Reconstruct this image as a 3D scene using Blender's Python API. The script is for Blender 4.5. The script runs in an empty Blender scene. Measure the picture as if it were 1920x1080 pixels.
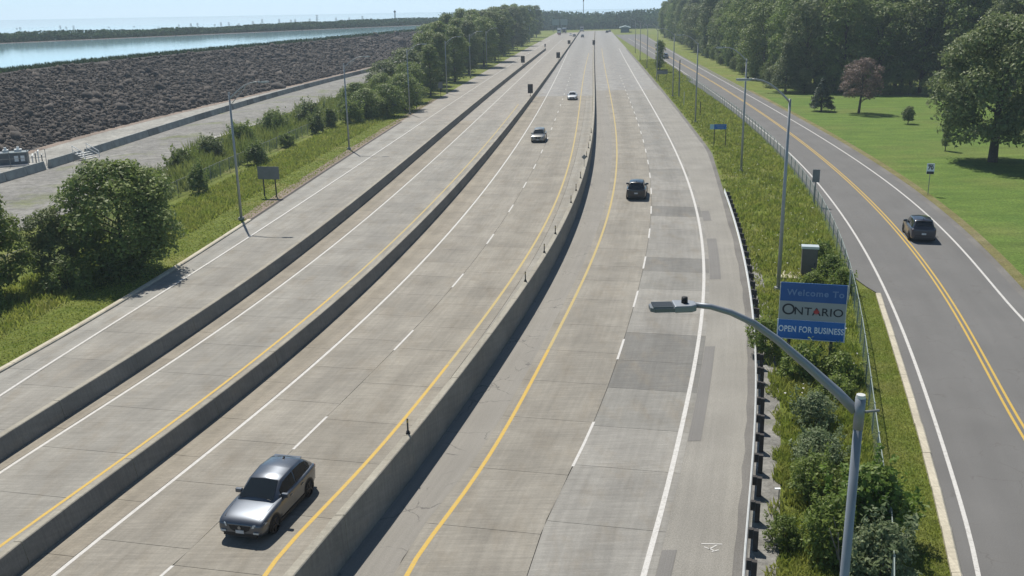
import bpy, math, random
import numpy as np
from mathutils import Vector, Matrix
R = math.radians
rng = np.random.default_rng(7)
random.seed(7)
C = bpy.context.scene.collection
sc = bpy.context.scene

# ------------------------------------------------------------------ camera, sky, sun, exposure
cam_d = bpy.data.cameras.new('camera')
cam_d.lens = 33.56
cam_d.sensor_width = 36
cam_d.clip_start = 0.3
cam_d.clip_end = 9000
cam = bpy.data.objects.new('camera', cam_d)
C.objects.link(cam)
cam.matrix_world = (Matrix.Translation((0, 0, 17.5)) @ Matrix.Rotation(R(90 - 16.317), 4, 'X')
                    @ Matrix.Rotation(R(-1.05), 4, 'Z'))
sc.camera = cam

SUN_EL, SUN_AZ = 57.0, -20.0          # azimuth from +Y, clockwise positive
w = bpy.data.worlds.new('World')
sc.world = w
w.use_nodes = True
wn = w.node_tree
sky = wn.nodes.new('ShaderNodeTexSky')
sky.sky_type = 'NISHITA'
sky.sun_disc = False
sky.sun_elevation = R(SUN_EL)
sky.sun_rotation = R(SUN_AZ)
sky.altitude = 100
sky.air_density = 1.0
sky.dust_density = 0.15
sky.ozone_density = 3.0
bg = wn.nodes['Background']
bg.inputs['Strength'].default_value = 0.10
# blue summer haze low in the sky, all the way round: sky * 0.45 + haze * (1 - |z|)^5
wgeo = wn.nodes.new('ShaderNodeTexCoord')
wsep = wn.nodes.new('ShaderNodeSeparateXYZ')
wn.links.new(wgeo.outputs['Generated'], wsep.inputs[0])
def wmath(op, a, b=None):
    n = wn.nodes.new('ShaderNodeMath'); n.operation = op
    for i, v in enumerate((a, b)):
        if v is None: continue
        if isinstance(v, (int, float)): n.inputs[i].default_value = v
        else: wn.links.new(v, n.inputs[i])
    return n.outputs[0]
wfac = wmath('POWER', wmath('SUBTRACT', 1.0, wmath('ABSOLUTE', wsep.outputs[2])), 5.0)
whz = wn.nodes.new('ShaderNodeVectorMath'); whz.operation = 'SCALE'
whz.inputs[0].default_value = (1.5, 4.0, 6.8)
wn.links.new(wfac, whz.inputs['Scale'])
tint = wn.nodes.new('ShaderNodeVectorMath'); tint.operation = 'MULTIPLY_ADD'
tint.inputs[1].default_value = (0.55, 0.53, 0.5)
wn.links.new(sky.outputs['Color'], tint.inputs[0])
wn.links.new(whz.outputs[0], tint.inputs[2])
wn.links.new(tint.outputs[0], bg.inputs['Color'])

sd = bpy.data.lights.new('sun', 'SUN')
sd.energy = 4.2
sd.angle = R(0.55)
sd.color = (1.0, 0.945, 0.85)
sun = bpy.data.objects.new('sun', sd)
C.objects.link(sun)
S = Vector((math.sin(R(SUN_AZ)) * math.cos(R(SUN_EL)), math.cos(R(SUN_AZ)) * math.cos(R(SUN_EL)), math.sin(R(SUN_EL))))
sun.rotation_euler = S.to_track_quat('Z', 'Y').to_euler()
sun.location = (-40, 60, 90)

sc.view_settings.view_transform = 'Standard'
sc.view_settings.look = 'None'
sc.view_settings.exposure = 0.36
sc.view_settings.gamma = 1.0
sc.view_settings.use_curve_mapping = False
sc.cycles.use_denoising = True
sc.cycles.max_bounces = 6
sc.cycles.diffuse_bounces = 3
sc.cycles.glossy_bounces = 3
sc.cycles.transmission_bounces = 4
sc.cycles.transparent_max_bounces = 8
sc.cycles.volume_bounces = 0
sc.cycles.sample_clamp_indirect = 6

# ------------------------------------------------------------------ helpers
def nt(name):
    m = bpy.data.materials.new(name)
    m.use_nodes = True
    t = m.node_tree
    return m, t, t.nodes['Principled BSDF']

def N(t, typ, **kw):
    n = t.nodes.new(typ)
    for k, v in kw.items():
        if k in n.inputs.keys():
            n.inputs[k].default_value = v
        else:
            setattr(n, k, v)
    return n

def noise(t, vec, scale, detail=4, rough=0.55):
    n = N(t, 'ShaderNodeTexNoise', Scale=scale, Detail=detail, Roughness=rough)
    if vec is not None:
        t.links.new(vec, n.inputs['Vector'])
    return n.outputs['Fac']

def remap(t, fac, lo, hi, a=0.3, b=0.7):
    n = N(t, 'ShaderNodeMapRange')
    n.inputs['From Min'].default_value = a
    n.inputs['From Max'].default_value = b
    n.inputs['To Min'].default_value = lo
    n.inputs['To Max'].default_value = hi
    t.links.new(fac, n.inputs['Value'])
    return n.outputs['Result']

def mul(t, a, b):
    n = N(t, 'ShaderNodeMath', operation='MULTIPLY')
    for i, v in enumerate((a, b)):
        if isinstance(v, (int, float)):
            n.inputs[i].default_value = v
        else:
            t.links.new(v, n.inputs[i])
    return n.outputs[0]

def cmul(t, col, fac):
    """colour x scalar"""
    n = N(t, 'ShaderNodeVectorMath', operation='SCALE')
    if isinstance(col, tuple):
        n.inputs[0].default_value = col[:3]
    else:
        t.links.new(col, n.inputs[0])
    t.links.new(fac, n.inputs['Scale'])
    return n.outputs[0]

def cmix(t, fac, a, b):
    n = N(t, 'ShaderNodeMix', data_type='RGBA')
    t.links.new(fac, n.inputs['Factor'])
    for sck, v in ((n.inputs[6], a), (n.inputs[7], b)):
        if isinstance(v, tuple):
            sck.default_value = (*v[:3], 1)
        else:
            t.links.new(v, sck)
    return n.outputs[2]

def vscale(t, vec, s):
    n = N(t, 'ShaderNodeVectorMath', operation='MULTIPLY')
    t.links.new(vec, n.inputs[0])
    n.inputs[1].default_value = s
    return n.outputs[0]

def bump(t, p, fac, strength, dist=0.02):
    b = N(t, 'ShaderNodeBump', Strength=strength, Distance=dist)
    t.links.new(fac, b.inputs['Height'])
    t.links.new(b.outputs['Normal'], p.inputs['Normal'])

def wpos(t):
    return N(t, 'ShaderNodeNewGeometry').outputs['Position']

def ocoord(t):
    return N(t, 'ShaderNodeTexCoord').outputs['Object']

def mat_plain(name, col, rough=0.6, metal=0.0, var=0.12, scale=3.0, spec=0.4, coat=0.0, obj=True):
    m, t, p = nt(name)
    v = noise(t, ocoord(t) if obj else wpos(t), scale)
    f = remap(t, v, 1 - var, 1 + var)
    t.links.new(cmul(t, col, f), p.inputs['Base Color'])
    p.inputs['Roughness'].default_value = rough
    p.inputs['Metallic'].default_value = metal
    p.inputs['Specular IOR Level'].default_value = spec
    p.inputs['Coat Weight'].default_value = coat
    return m

def mk(name, V, F, mat=None, parent=None, smooth=False, uv=None, loc=None):
    me = bpy.data.meshes.new(name)
    V = np.asarray(V, dtype=np.float32)
    if isinstance(F, np.ndarray):
        k = F.shape[1]
        me.vertices.add(len(V))
        me.vertices.foreach_set('co', V.ravel())
        me.loops.add(F.size)
        me.loops.foreach_set('vertex_index', F.astype(np.int32).ravel())
        me.polygons.add(len(F))
        me.polygons.foreach_set('loop_start', np.arange(0, F.size, k, dtype=np.int32))
        me.update(calc_edges=True)
    else:
        me.from_pydata(V.tolist(), [], F)
        me.update()
    if smooth:
        me.polygons.foreach_set('use_smooth', np.ones(len(me.polygons), dtype=bool))
    if uv is not None:
        l = me.uv_layers.new(name='UVMap')
        idx = np.empty(len(me.loops), dtype=np.int32)
        me.loops.foreach_get('vertex_index', idx)
        l.data.foreach_set('uv', np.asarray(uv, dtype=np.float32)[idx].ravel())
    if mat:
        me.materials.append(mat)
    o = bpy.data.objects.new(name, me)
    C.objects.link(o)
    if parent:
        o.parent = parent
    if loc is not None:
        o.location = loc
    return o

def inst(name, me, parent=None, loc=(0, 0, 0), rot=(0, 0, 0), scale=(1, 1, 1)):
    o = bpy.data.objects.new(name, me)
    C.objects.link(o)
    o.location, o.rotation_euler, o.scale = loc, rot, scale
    if parent:
        o.parent = parent
    return o

def tag(o, label=None, cat=None, group=None, kind=None):
    if label: o['label'] = label
    if cat: o['category'] = cat
    if group: o['group'] = group
    if kind: o['kind'] = kind
    return o

def thing(name, label, cat, loc=(0, 0, 0), rz=0.0, group=None):
    o = bpy.data.objects.new(name, None)
    o.empty_display_size = 0.2
    C.objects.link(o)
    o.location = loc
    o.rotation_euler = (0, 0, rz)
    return tag(o, label, cat, group)

class MB:
    """collects simple shapes into one mesh"""
    def __init__(s):
        s.v, s.f = [], []
    def add(s, V, F):
        n = len(s.v)
        s.v += [tuple(p) for p in V]
        s.f += [[i + n for i in f] for f in F]
        return s
    def box(s, c, d, rz=0.0):
        x, y, z = (k / 2 for k in d)
        V = []
        cs, sn = math.cos(rz), math.sin(rz)
        for dz in (-z, z):
            for dx, dy in ((-x, -y), (x, -y), (x, y), (-x, y)):
                V.append((c[0] + dx * cs - dy * sn, c[1] + dx * sn + dy * cs, c[2] + dz))
        return s.add(V, [[3, 2, 1, 0], [4, 5, 6, 7], [0, 1, 5, 4], [1, 2, 6, 5], [2, 3, 7, 6], [3, 0, 4, 7]])
    def tube(s, pts, rad, n=8, cap=True):
        pts = [Vector(p) for p in pts]
        if isinstance(rad, (int, float)):
            rad = [rad] * len(pts)
        V, F = [], []
        for i, p in enumerate(pts):
            d = (pts[min(i + 1, len(pts) - 1)] - pts[max(i - 1, 0)]).normalized()
            a = d.cross(Vector((0, 0, 1)) if abs(d.z) < 0.95 else Vector((1, 0, 0))).normalized()
            b = d.cross(a)
            for k in range(n):
                an = 2 * math.pi * k / n
                V.append(p + (a * math.cos(an) + b * math.sin(an)) * rad[i])
        for i in range(len(pts) - 1):
            for k in range(n):
                F.append([i * n + k, i * n + (k + 1) % n, (i + 1) * n + (k + 1) % n, (i + 1) * n + k])
        if cap:
            F.append(list(range(n))[::-1])
            F.append([(len(pts) - 1) * n + k for k in range(n)])
        return s.add(V, F)
    def prism(s, poly, axis, a, b):
        """poly of 2-D points extruded along axis (0=x,1=y,2=z) from a to b"""
        V = []
        for q in (a, b):
            for u, v in poly:
                V.append({0: (q, u, v), 1: (u, q, v), 2: (u, v, q)}[axis])
        n = len(poly)
        F = [list(range(n))[::-1], [n + i for i in range(n)]]
        F += [[i, (i + 1) % n, n + (i + 1) % n, n + i] for i in range(n)]
        return s.add(V, F)
    def build(s, name, mat, parent=None, smooth=False, loc=None, rot=None):
        o = mk(name, s.v, s.f, mat, parent, smooth)
        if loc is not None: o.location = loc
        if rot is not None: o.rotation_euler = rot
        return o

ORD = ['first', 'second', 'third', 'fourth', 'fifth', 'sixth', 'seventh', 'eighth', 'ninth', 'tenth', 'eleventh', 'twelfth',
       'thirteenth', 'fourteenth', 'fifteenth', 'sixteenth', 'seventeenth', 'eighteenth', 'nineteenth', 'twentieth',
       'twenty-first', 'twenty-second', 'twenty-third', 'twenty-fourth', 'twenty-fifth', 'twenty-sixth', 'twenty-seventh',
       'twenty-eighth', 'twenty-ninth', 'thirtieth']

# ------------------------------------------------------------------ survey lines: x = y * poly(30 / y), metres
LN = {
    'a_curb': ([0.8164, -1.92091, 1.32454, -1.31927, 0.102551], 46.5, 692.0),
    'a_white': ([0.912682, -1.43802, 0.71645, -1.07897, 0.0993933], 43.0, 585.9),
    'b1': ([0.899364, -1.74227, 0.921591, -0.901625, 0.0988192], 35.8, 424.3),
    'b_white': ([0.660777, -1.20085, 0.44869, -0.713161, 0.0924528], 34.7, 603.2),
    'b_yellow': ([0.103029, -0.0781095, -0.325971, -0.362667, 0.0786501], 29.1, 184.6),
    'b2': ([0.237541, -0.39867, -0.0543947, -0.401606, 0.0902249], 27.4, 741.4),
    'c_white': ([0.0666302, 0.0530558, -0.495151, -0.183795, 0.0776787], 27.3, 424.9),
    'c_yellow': ([3.77976, -13.7011, 19.2547, -12.9203, 3.79427, -0.566855, 0.109141], 27.1, 387.2),
    'd_yellow': ([3.65327, -13.0537, 17.7651, -11.1995, 2.82276, -0.176543, 0.097728], 27.0, 435.7),
    'd_white': ([1.18963, -5.04866, 8.28009, -6.30138, 1.81325, 0.137277, 0.0967807], 26.7, 432.4),
    'c_lane': ([-0.749035, 2.2235, -2.13492, 0.43142, -0.217337, 0.0858992], 26.9, 451.9),
    's3': ([1.50218, -5.891, 8.86784, -6.13948, 1.54157, -0.119906, 0.0923336], 27.0, 719.1),
    'd_joint': ([4.66914, -16.4746, 22.1861, -13.9595, 3.67361, -0.305997, 0.100734], 27.0, 436.2),
    'd_lane': ([4.57765, -15.4208, 20.0656, -12.3607, 3.18112, -0.110497, 0.100398], 29.1, 445.8),
    'c_joint': ([-1.07962, 3.11907, -2.91437, 0.704902, -0.118618, 0.090561], 27.0, 386.8),
    'd_edge': ([-0.241184, 0.567505, 0.0823108], 125.4, 541.3),
    'sr_left': ([-0.421448, 1.40934, -1.81136, 1.29159, 0.0593928], 26.4, 139.1),
    'sr_mid': ([0.232031, 0.19727, -1.06997, 1.25091, 0.0646444], 36.6, 476.0),
    'sr_right': ([4.93258, -6.32555, 1.99954, 0.812309, 0.0949356], 51.4, 553.8),
    'sr_edge': ([0.00398058, -0.409111, 1.06447, 0.11788], 58.0, 207.9),
    'curb_r': ([-0.0134662, -0.0175125, 0.267147, 0.268202], 26.4, 56.8),
    'emb': ([30.2726, -12.7965, -1.03672, 0.0436444], 122.5, 415.0),
    'jersey': ([-19.818, 12.6243, -4.6498, 0.222932], 105.1, 310.7),
    'rail': ([0.183871, -0.552839, 0.541022, 0.101237], 25.7, 89.4),
    'fence_r': ([-0.532859, 1.85238, -2.38454, 1.46435, 0.031165], 24.3, 244.2),
    'fence_l': ([0.21075, -1.45108, 0.0860064], 91.8, 152.9),
    'crest': ([116.066, -31.678, -1.78793, 0.110666], 184.9, 628.0),
    'shore': ([3958780.0, -937245.0, 82598.6, -3226.01, 47.0027], 413.5, 681.7),
}
PYLONS = [(-0.4945, 2.6), (-0.4911, 3.1), (-0.4571, 1.1), (-0.4506, 3.8), (-0.4447, 2.8), (-0.4372, 3.6), (-0.4195, 0.5), (-0.4154, 1.4), (-0.4018, 2.1), (-0.3885, 1.4), (-0.3763, 2.2), (-0.3629, 1.5), (-0.3514, 1.8), (-0.3311, 2.8), (-0.3189, 3.6), (-0.3122, 3.9), (-0.2948, 2.7), (-0.2886, 4.0), (-0.2806, 3.9), (-0.2706, 2.8), (-0.2563, 4.5), (-0.2468, 6.2), (-0.2296, 5.9), (-0.2178, 5.2), (-0.2136, 5.6), (-0.1989, 5.9), (-0.1914, 9.0), (-0.1723, 6.4), (-0.1591, 6.2), (-0.1457, 7.4)]
MASTS = [(-0.1128, 13.9), (0.077, 21.7)]
HAZE = 0.00034

def X(n, y):
    c, a, b = LN[n]
    y = np.asarray(y, dtype=float)
    f = lambda q: q * np.polyval(c, 30.0 / q)
    lo = f(a) + (y - a) * (f(a * 1.04) - f(a)) / (a * 0.04)
    hi = f(b) + (y - b) * (f(b) - f(b * 0.85)) / (b * 0.15)
    r = np.where(y < a, lo, np.where(y > b, hi, f(np.clip(y, a, b))))
    return r if r.ndim else float(r)

def ys_log(a, b, n):
    return np.exp(np.linspace(math.log(a), math.log(b), n)) if a > 0 else np.linspace(a, b, n)

def YS(a, b):
    """sample stations, dense near and sparse far"""
    out = [a]
    while out[-1] < b:
        out.append(out[-1] + max(1.5, abs(out[-1]) * 0.035))
    out[-1] = b
    return np.array(out)

def strip(name, fl, fr, a, b, z, mat, parent=None, nu=1, zf=None, ys=None):
    """sheet between two lines x(y)"""
    ys = YS(a, b) if ys is None else ys
    xl, xr = fl(ys), fr(ys)
    V, uv = [], []
    for i, y in enumerate(ys):
        for k in range(nu + 1):
            u = k / nu
            x = xl[i] * (1 - u) + xr[i] * u
            V.append((x, y, z if zf is None else zf(x, y, u)))
            uv.append((u, y))
    F = [[i * (nu + 1) + k, i * (nu + 1) + k + 1, (i + 1) * (nu + 1) + k + 1, (i + 1) * (nu + 1) + k]
         for i in range(len(ys) - 1) for k in range(nu)]
    return mk(name, V, F, mat, parent, uv=uv)

def ln(n, d=0.0):
    return lambda y: X(n, y) + d

# ------------------------------------------------------------------ surface materials
def mat_concrete(name, usecolor=True, col=(0.33, 0.315, 0.285), joints=False):
    m, t, p = nt(name)
    pos = wpos(t)
    uvn = N(t, 'ShaderNodeUVMap', uv_map='UVMap').outputs['UV']
    base = N(t, 'ShaderNodeObjectInfo').outputs['Color'] if usecolor else None
    f = remap(t, noise(t, pos, 0.33, 6, 0.65), 0.84, 1.16)
    f = mul(t, f, remap(t, noise(t, pos, 14, 3), 0.93, 1.07))
    f = mul(t, f, remap(t, noise(t, vscale(t, uvn, (0.8, 2.4, 0)), 3.0, 6, 0.8), 0.80, 1.18))     # transverse tining
    f = mul(t, f, remap(t, noise(t, vscale(t, uvn, (9, 0.12, 0)), 2.0, 3), 0.91, 1.08))          # drag marks along the lane
    # dull oil band mid-lane
    sx = N(t, 'ShaderNodeSeparateXYZ')
    t.links.new(uvn, sx.inputs[0])
    d = N(t, 'ShaderNodeMath', operation='SUBTRACT'); t.links.new(sx.outputs[0], d.inputs[0]); d.inputs[1].default_value = 0.5
    d2 = mul(t, d.outputs[0], d.outputs[0])
    f = mul(t, f, remap(t, d2, 0.93, 1.03, 0.0, 0.05))
    if joints:
        wv = N(t, 'ShaderNodeMath', operation='FRACT'); t.links.new(mul(t, sx.outputs[1], 1 / 4.3), wv.inputs[0])
        lt = N(t, 'ShaderNodeMath', operation='GREATER_THAN'); t.links.new(wv.outputs[0], lt.inputs[0]); lt.inputs[1].default_value = 0.02
        f = mul(t, f, remap(t, lt.outputs[0], 0.72, 1.0, 0, 1))
    # rusty-brown dirt patches
    dirt = remap(t, noise(t, vscale(t, pos, (1.0, 0.35, 1)), 0.9, 6, 0.65), 0, 0.6, 0.5, 0.74)
    c = cmul(t, base if usecolor else col, f)
    c = cmix(t, dirt, c, cmul(t, (0.25, 0.215, 0.17) if not usecolor else (0.215, 0.187, 0.145), f))
    scuff = remap(t, noise(t, vscale(t, uvn, (6, 2.2, 0)), 5.0, 5, 0.75), 0, 0.55, 0.58, 0.78)
    c = cmix(t, scuff, c, (0.40, 0.385, 0.35))
    t.links.new(c, p.inputs['Base Color'])
    p.inputs['Roughness'].default_value = 0.82
    p.inputs['Specular IOR Level'].default_value = 0.3
    bump(t, p, noise(t, vscale(t, uvn, (4, 40, 0)), 3.0, 3), 0.25, 0.01)
    return m

def mat_asphalt(name, col, var=0.12, grain=0.12, crack=False):
    m, t, p = nt(name)
    pos = wpos(t)
    f = remap(t, noise(t, pos, 0.25, 5), 1 - var, 1 + var)
    f = mul(t, f, remap(t, noise(t, pos, 22, 2), 1 - grain, 1 + grain))
    uvn = N(t, 'ShaderNodeUVMap', uv_map='UVMap').outputs['UV']
    f = mul(t, f, remap(t, noise(t, vscale(t, uvn, (5, 0.05, 0)), 2.0, 3), 0.94, 1.05))
    c = cmul(t, col, f)
    if crack:
        v = N(t, 'ShaderNodeTexVoronoi', feature='DISTANCE_TO_EDGE', Scale=0.55)
        nz = N(t, 'ShaderNodeTexNoise', Scale=1.3, Detail=5)
        t.links.new(pos, nz.inputs['Vector'])
        ad = N(t, 'ShaderNodeMixRGB', blend_type='ADD'); ad.inputs[0].default_value = 0.9
        t.links.new(pos, ad.inputs[1]); t.links.new(nz.outputs['Color'], ad.inputs[2])
        t.links.new(ad.outputs[0], v.inputs['Vector'])
        ck = remap(t, v.outputs['Distance'], 1, 0, 0.0, 0.018)
        gate = remap(t, noise(t, pos, 0.5, 2), 0, 1, 0.48, 0.56)
        c = cmix(t, mul(t, ck, gate), c, (0.12, 0.115, 0.11))
    t.links.new(c, p.inputs['Base Color'])
    p.inputs['Roughness'].default_value = 0.85
    p.inputs['Specular IOR Level'].default_value = 0.3
    bump(t, p, noise(t, pos, 60, 2), 0.25, 0.01)
    return m

def mat_grass(name, cols, scale=0.5, fine=9.0):
    m, t, p = nt(name)
    pos = wpos(t)
    a = remap(t, noise(t, pos, scale, 6, 0.65), 0, 1, 0.35, 0.66)
    c = cmix(t, a, cols[0], cols[1])
    b = remap(t, noise(t, pos, scale * 0.22, 4), 0, 0.8, 0.5, 0.72)
    c = cmix(t, b, c, cols[2])
    f = mul(t, remap(t, noise(t, pos, fine, 5, 0.75), 0.62, 1.36), remap(t, noise(t, pos, fine * 4, 3, 0.7), 0.75, 1.25))
    f = mul(t, f, remap(t, noise(t, vscale(t, pos, (.25, 1.3, 1)), .45, 5), .84, 1.17))
    t.links.new(cmul(t, c, f), p.inputs['Base Color'])
    p.inputs['Roughness'].default_value = 0.9
    p.inputs['Specular IOR Level'].default_value = 0.15
    bump(t, p, noise(t, pos, fine * 1.3, 5, 0.75), 0.9, 0.12)
    return m

def mat_gravel(name, col, scale=2.0, green=0.0):
    m, t, p = nt(name)
    pos = wpos(t)
    f = mul(t, remap(t, noise(t, pos, 0.12, 5), 0.82, 1.15), remap(t, noise(t, pos, scale, 7, 0.85), 0.45, 1.55))
    gr_ = remap(t, noise(t, pos, .11, 6, .7), 0, green, .54, .66)
    t.links.new(cmul(t, cmix(t, gr_, col, (.15, .17, .07)), f), p.inputs['Base Color'])
    p.inputs['Roughness'].default_value = 0.95
    bump(t, p, noise(t, pos, scale * 1.5, 5, 0.8), 0.7, 0.15)
    return m

def mat_paint(name, col, wear=0.25):
    m, t, p = nt(name)
    pos = wpos(t)
    f = remap(t, noise(t, pos, 9, 5, 0.75), 0.86, 1.06)
    wr = remap(t, noise(t, pos, 5, 6, 0.8), 0, wear * 2, 0.5, 0.72)
    c = cmix(t, wr, cmul(t, col, f), (0.31, 0.30, 0.275))
    t.links.new(c, p.inputs['Base Color'])
    p.inputs['Roughness'].default_value = 0.7
    return m

M = {}
M['slab'] = mat_concrete('pavement_concrete')
M['far_tan'] = mat_concrete('worn_concrete', False, (0.282, 0.266, 0.24), True)
M['far_grey'] = mat_concrete('grey_pavement', False, (0.270, 0.267, 0.259), True)
M['joint'] = mat_plain('joint_filler', (0.055, 0.052, 0.048), 0.9, obj=False)
M['asph_shoulder'] = mat_asphalt('aged_asphalt', (0.262, 0.251, 0.226), 0.12, 0.22)
M['asph_median'] = mat_asphalt('cracked_asphalt', (0.252, 0.24, 0.218), 0.08, 0.10, True)
M['asph_dark'] = mat_asphalt('asphalt_edge', (0.165, 0.158, 0.148), 0.22, .2)
M['asph_patch'] = mat_asphalt('asphalt_patch', (0.19, 0.184, 0.175), 0.1)
M['asph_road'] = mat_asphalt('side_road_asphalt', (0.148, 0.146, 0.143), 0.08, 0.10, True)
M['white'] = mat_paint('white_paint', (0.57, 0.56, 0.54), .5)
M['yellow'] = mat_paint('yellow_paint', (0.55, 0.36, 0.05))
M['yellow_worn'] = mat_paint('worn_yellow_paint', (0.46, 0.35, 0.12), 0.3)
M['barrier'] = mat_concrete('barrier_concrete', False, (0.315, 0.295, 0.245))
M['barrier_face'] = mat_concrete('grimy_barrier_concrete', False, (0.188, 0.177, 0.158))  # shade of the barrier sides put into a darker concrete colour
M['kerb'] = mat_concrete('kerb_concrete', False, (0.48, 0.44, 0.35))
M['grass'] = mat_grass('field_grass', ((0.12, 0.155, 0.032), (0.18, 0.215, 0.045), (0.22, 0.205, 0.08)))
M['verge'] = mat_grass('verge_grass', ((0.115, 0.155, 0.028), (0.175, 0.205, 0.042), (0.23, 0.21, 0.085)), 0.8, 7)
M['lawn'] = mat_grass('lawn_grass', ((0.092, 0.155, 0.030), (0.128, 0.195, 0.038), (0.155, 0.175, 0.052)), 0.3, 4)
M['dry'] = mat_grass('dry_grass', ((0.17, 0.17, 0.06), (0.22, 0.19, 0.09), (0.24, 0.215, 0.13)), 0.8, 6)
M['gravel'] = mat_gravel('grey_gravel', (0.215, 0.21, 0.196), 0.9, .8)
M['gravel_pale'] = mat_gravel('pale_gravel', (0.42, 0.41, 0.40), 1.2)
M['service'] = mat_gravel('service_road_gravel', (0.31, 0.305, 0.28), 0.8)
M['dirt'] = mat_gravel('earth', (0.24, 0.19, 0.155), 2.0)
M['steel'] = mat_plain('galvanised_steel', (0.62, 0.63, 0.62), 0.5, 0.3, 0.1)
M['alum'] = mat_plain('lamp_aluminium', (0.25, 0.275, 0.31), 0.5, 0.35, 0.06)
M['weathered'] = mat_plain('weathered_steel', (0.23, 0.24, 0.24), 0.55, 0.4, 0.1)
M['timber'] = mat_plain('dark_timber', (0.055, 0.05, 0.048), 0.85, 0, 0.25, 6)
M['black'] = mat_plain('black_rubber', (0.02, 0.02, 0.022), 0.7)
M['fencepost'] = mat_plain('fence_tube', (0.27, 0.32, 0.30), 0.6, 0.2, 0.1)
M['wire'] = mat_plain('green_wire', (0.22, 0.30, 0.27), 0.6, 0.2, 0.1)

# ------------------------------------------------------------------ ground and carriageways
gs = [-3000, -400, -150, -60, 0, 60, 150, 400, 3000]
gy = [-600, -60, 0, 60, 120, 200, 400, 800, 2000, 6000]
V = [(x, y, -0.06) for y in gy for x in gs]
F = [[j * 9 + i, j * 9 + i + 1, (j + 1) * 9 + i + 1, (j + 1) * 9 + i] for j in range(9) for i in range(8)]
tag(mk('ground', V, F, M['grass']), 'rough green grassland under the whole highway corridor', 'ground', kind='structure')

Y0 = 4.0
BW = 0.55                                   # barrier base width
MED = ln('s3', -0.64)                       # right foot of the median wall

def bed(name, fl, fr, ynear, yfar, matfar, label):
    a = strip(name, fl, fr, ynear, yfar, -0.012, matfar)
    return tag(a, label, 'road', kind='structure')

road_a = bed('ramp_road', ln('a_curb'), ln('b1', -BW), 158, 424, M['far_tan'], 'outermost concrete carriageway beside the left grass verge')
road_b = bed('middle_road', ln('b1'), ln('b2', -BW), 158, 424, M['far_tan'], 'single concrete lane between the two left barriers')
road_c = bed('left_highway', ln('b2'), lambda y: MED(y) - 0.45, 200, 760, M['far_grey'], 'two lane concrete carriageway left of the median wall')
road_d = bed('right_highway', MED, ln('d_edge'), 212, 760, M['far_grey'], 'two lane concrete carriageway right of the median wall')
strip('far_apron', ln('a_curb'), ln('b2', -BW), 424, 720, -0.012, M['far_tan'], road_a)
# joint filler beds under the slabs
strip('joint_bed', ln('a_curb'), ln('b1', -BW), Y0, 158, -0.03, M['joint'], road_a)
strip('joint_bed', ln('b1'), ln('b2', -BW), Y0, 158, -0.03, M['joint'], road_b)
strip('joint_bed', ln('b2'), lambda y: MED(y) - 0.45, Y0, 200, -0.03, M['joint'], road_c)
strip('joint_bed', ln('d_joint'), ln('d_white', 0.38), Y0, 212, -0.03, M['joint'], road_d)

SKEW = -0.21
def slabs(road, fl, fr, a, b, col, step=4.3, gap=0.011, phase=0.0, vary=0.05, special=None):
    y = a + phase
    k = 0
    last = a
    while last < b - 1e-6:
        L = step * random.choice((0.86, 1.0, 1.0, 1.14))
        y0, y1 = last, min(last + L, b)
        if b - y1 < 1.5: y1 = b
        V, uv = [], []
        for z in (-0.05, 0.0):
            for yy, g, e in ((y0, gap, 0), (y1, -gap, 0)):
                row = []
                mx = float((fl(np.array([yy]))[0] + fr(np.array([yy]))[0]) / 2)
                for side, fn in ((1, fl), (-1, fr)):
                    x = float(fn(np.array([yy]))[0])
                    ysk = yy + (SKEW * (x - mx) if not (yy == a or yy >= b) else 0)
                    x = float(fn(np.array([ysk]))[0])
                    row.append((x + side * gap, ysk + g, z))
                    uv.append(((0.0 if side == 1 else 1.0), ysk + 37.0 * hash_id(road.name)))
                V += row
        F = [[4, 5, 7, 6], [0, 1, 5, 4], [1, 3, 7, 5], [3, 2, 6, 7], [2, 0, 4, 6]]
        o = mk('slab', V, F, M['slab'], road, uv=uv)
        q = 1 + random.uniform(-vary, vary)
        cc = col if special is None else special(k, y0, col)
        o.color = (cc[0] * q * 1.02, cc[1] * q, cc[2] * q * .95, 1)
        last = y1
        k += 1

def hash_id(s):
    return (sum(ord(c) for c in s) % 17) / 17.0

TAN = (0.253, 0.241, 0.219)
GREY = (0.251, 0.246, 0.233)
BROWN = (0.244, 0.225, 0.195)
slabs(road_a, ln('a_curb', 0.32), ln('a_white', 0.14), Y0, 158, (0.274, 0.272, 0.262), 5.4)
slabs(road_a, ln('a_white', 0.14), ln('b1', -BW), Y0, 158, (0.254, 0.248, 0.234))
slabs(road_b, ln('b1'), ln('b_white', -0.12), Y0, 158, BROWN, vary=0.08)
slabs(road_b, ln('b_white', -0.12), ln('b2', -BW), Y0, 158, GREY)
slabs(road_c, ln('b2'), ln('c_white', -0.1), Y0, 200, (0.256, 0.236, 0.204), vary=0.08)
slabs(road_c, ln('c_white', -0.1), ln('c_lane'), Y0, 200, TAN)
slabs(road_c, ln('c_lane'), ln('c_joint'), Y0, 200, (0.252, 0.239, 0.215))
slabs(road_c, ln('c_joint'), lambda y: MED(y) - 0.45, Y0, 200, (0.262, 0.255, 0.238), 5.2)
slabs(road_d, ln('d_joint'), ln('d_lane'), Y0, 212, (0.246, 0.235, 0.214))
def dgrey(k, y, col):
    if 40 < y < 46 or 60.5 < y < 66 or 79 < y < 84 or 26 < y < 29: return (0.168, 0.168, 0.165)
    if k % 5 == 3: return (0.217, 0.216, 0.209)
    return (0.247, 0.244, 0.236)
slabs(road_d, ln('d_lane'), ln('d_white', 0.38), Y0, 212, GREY, special=dgrey, vary=0.06)

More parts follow.
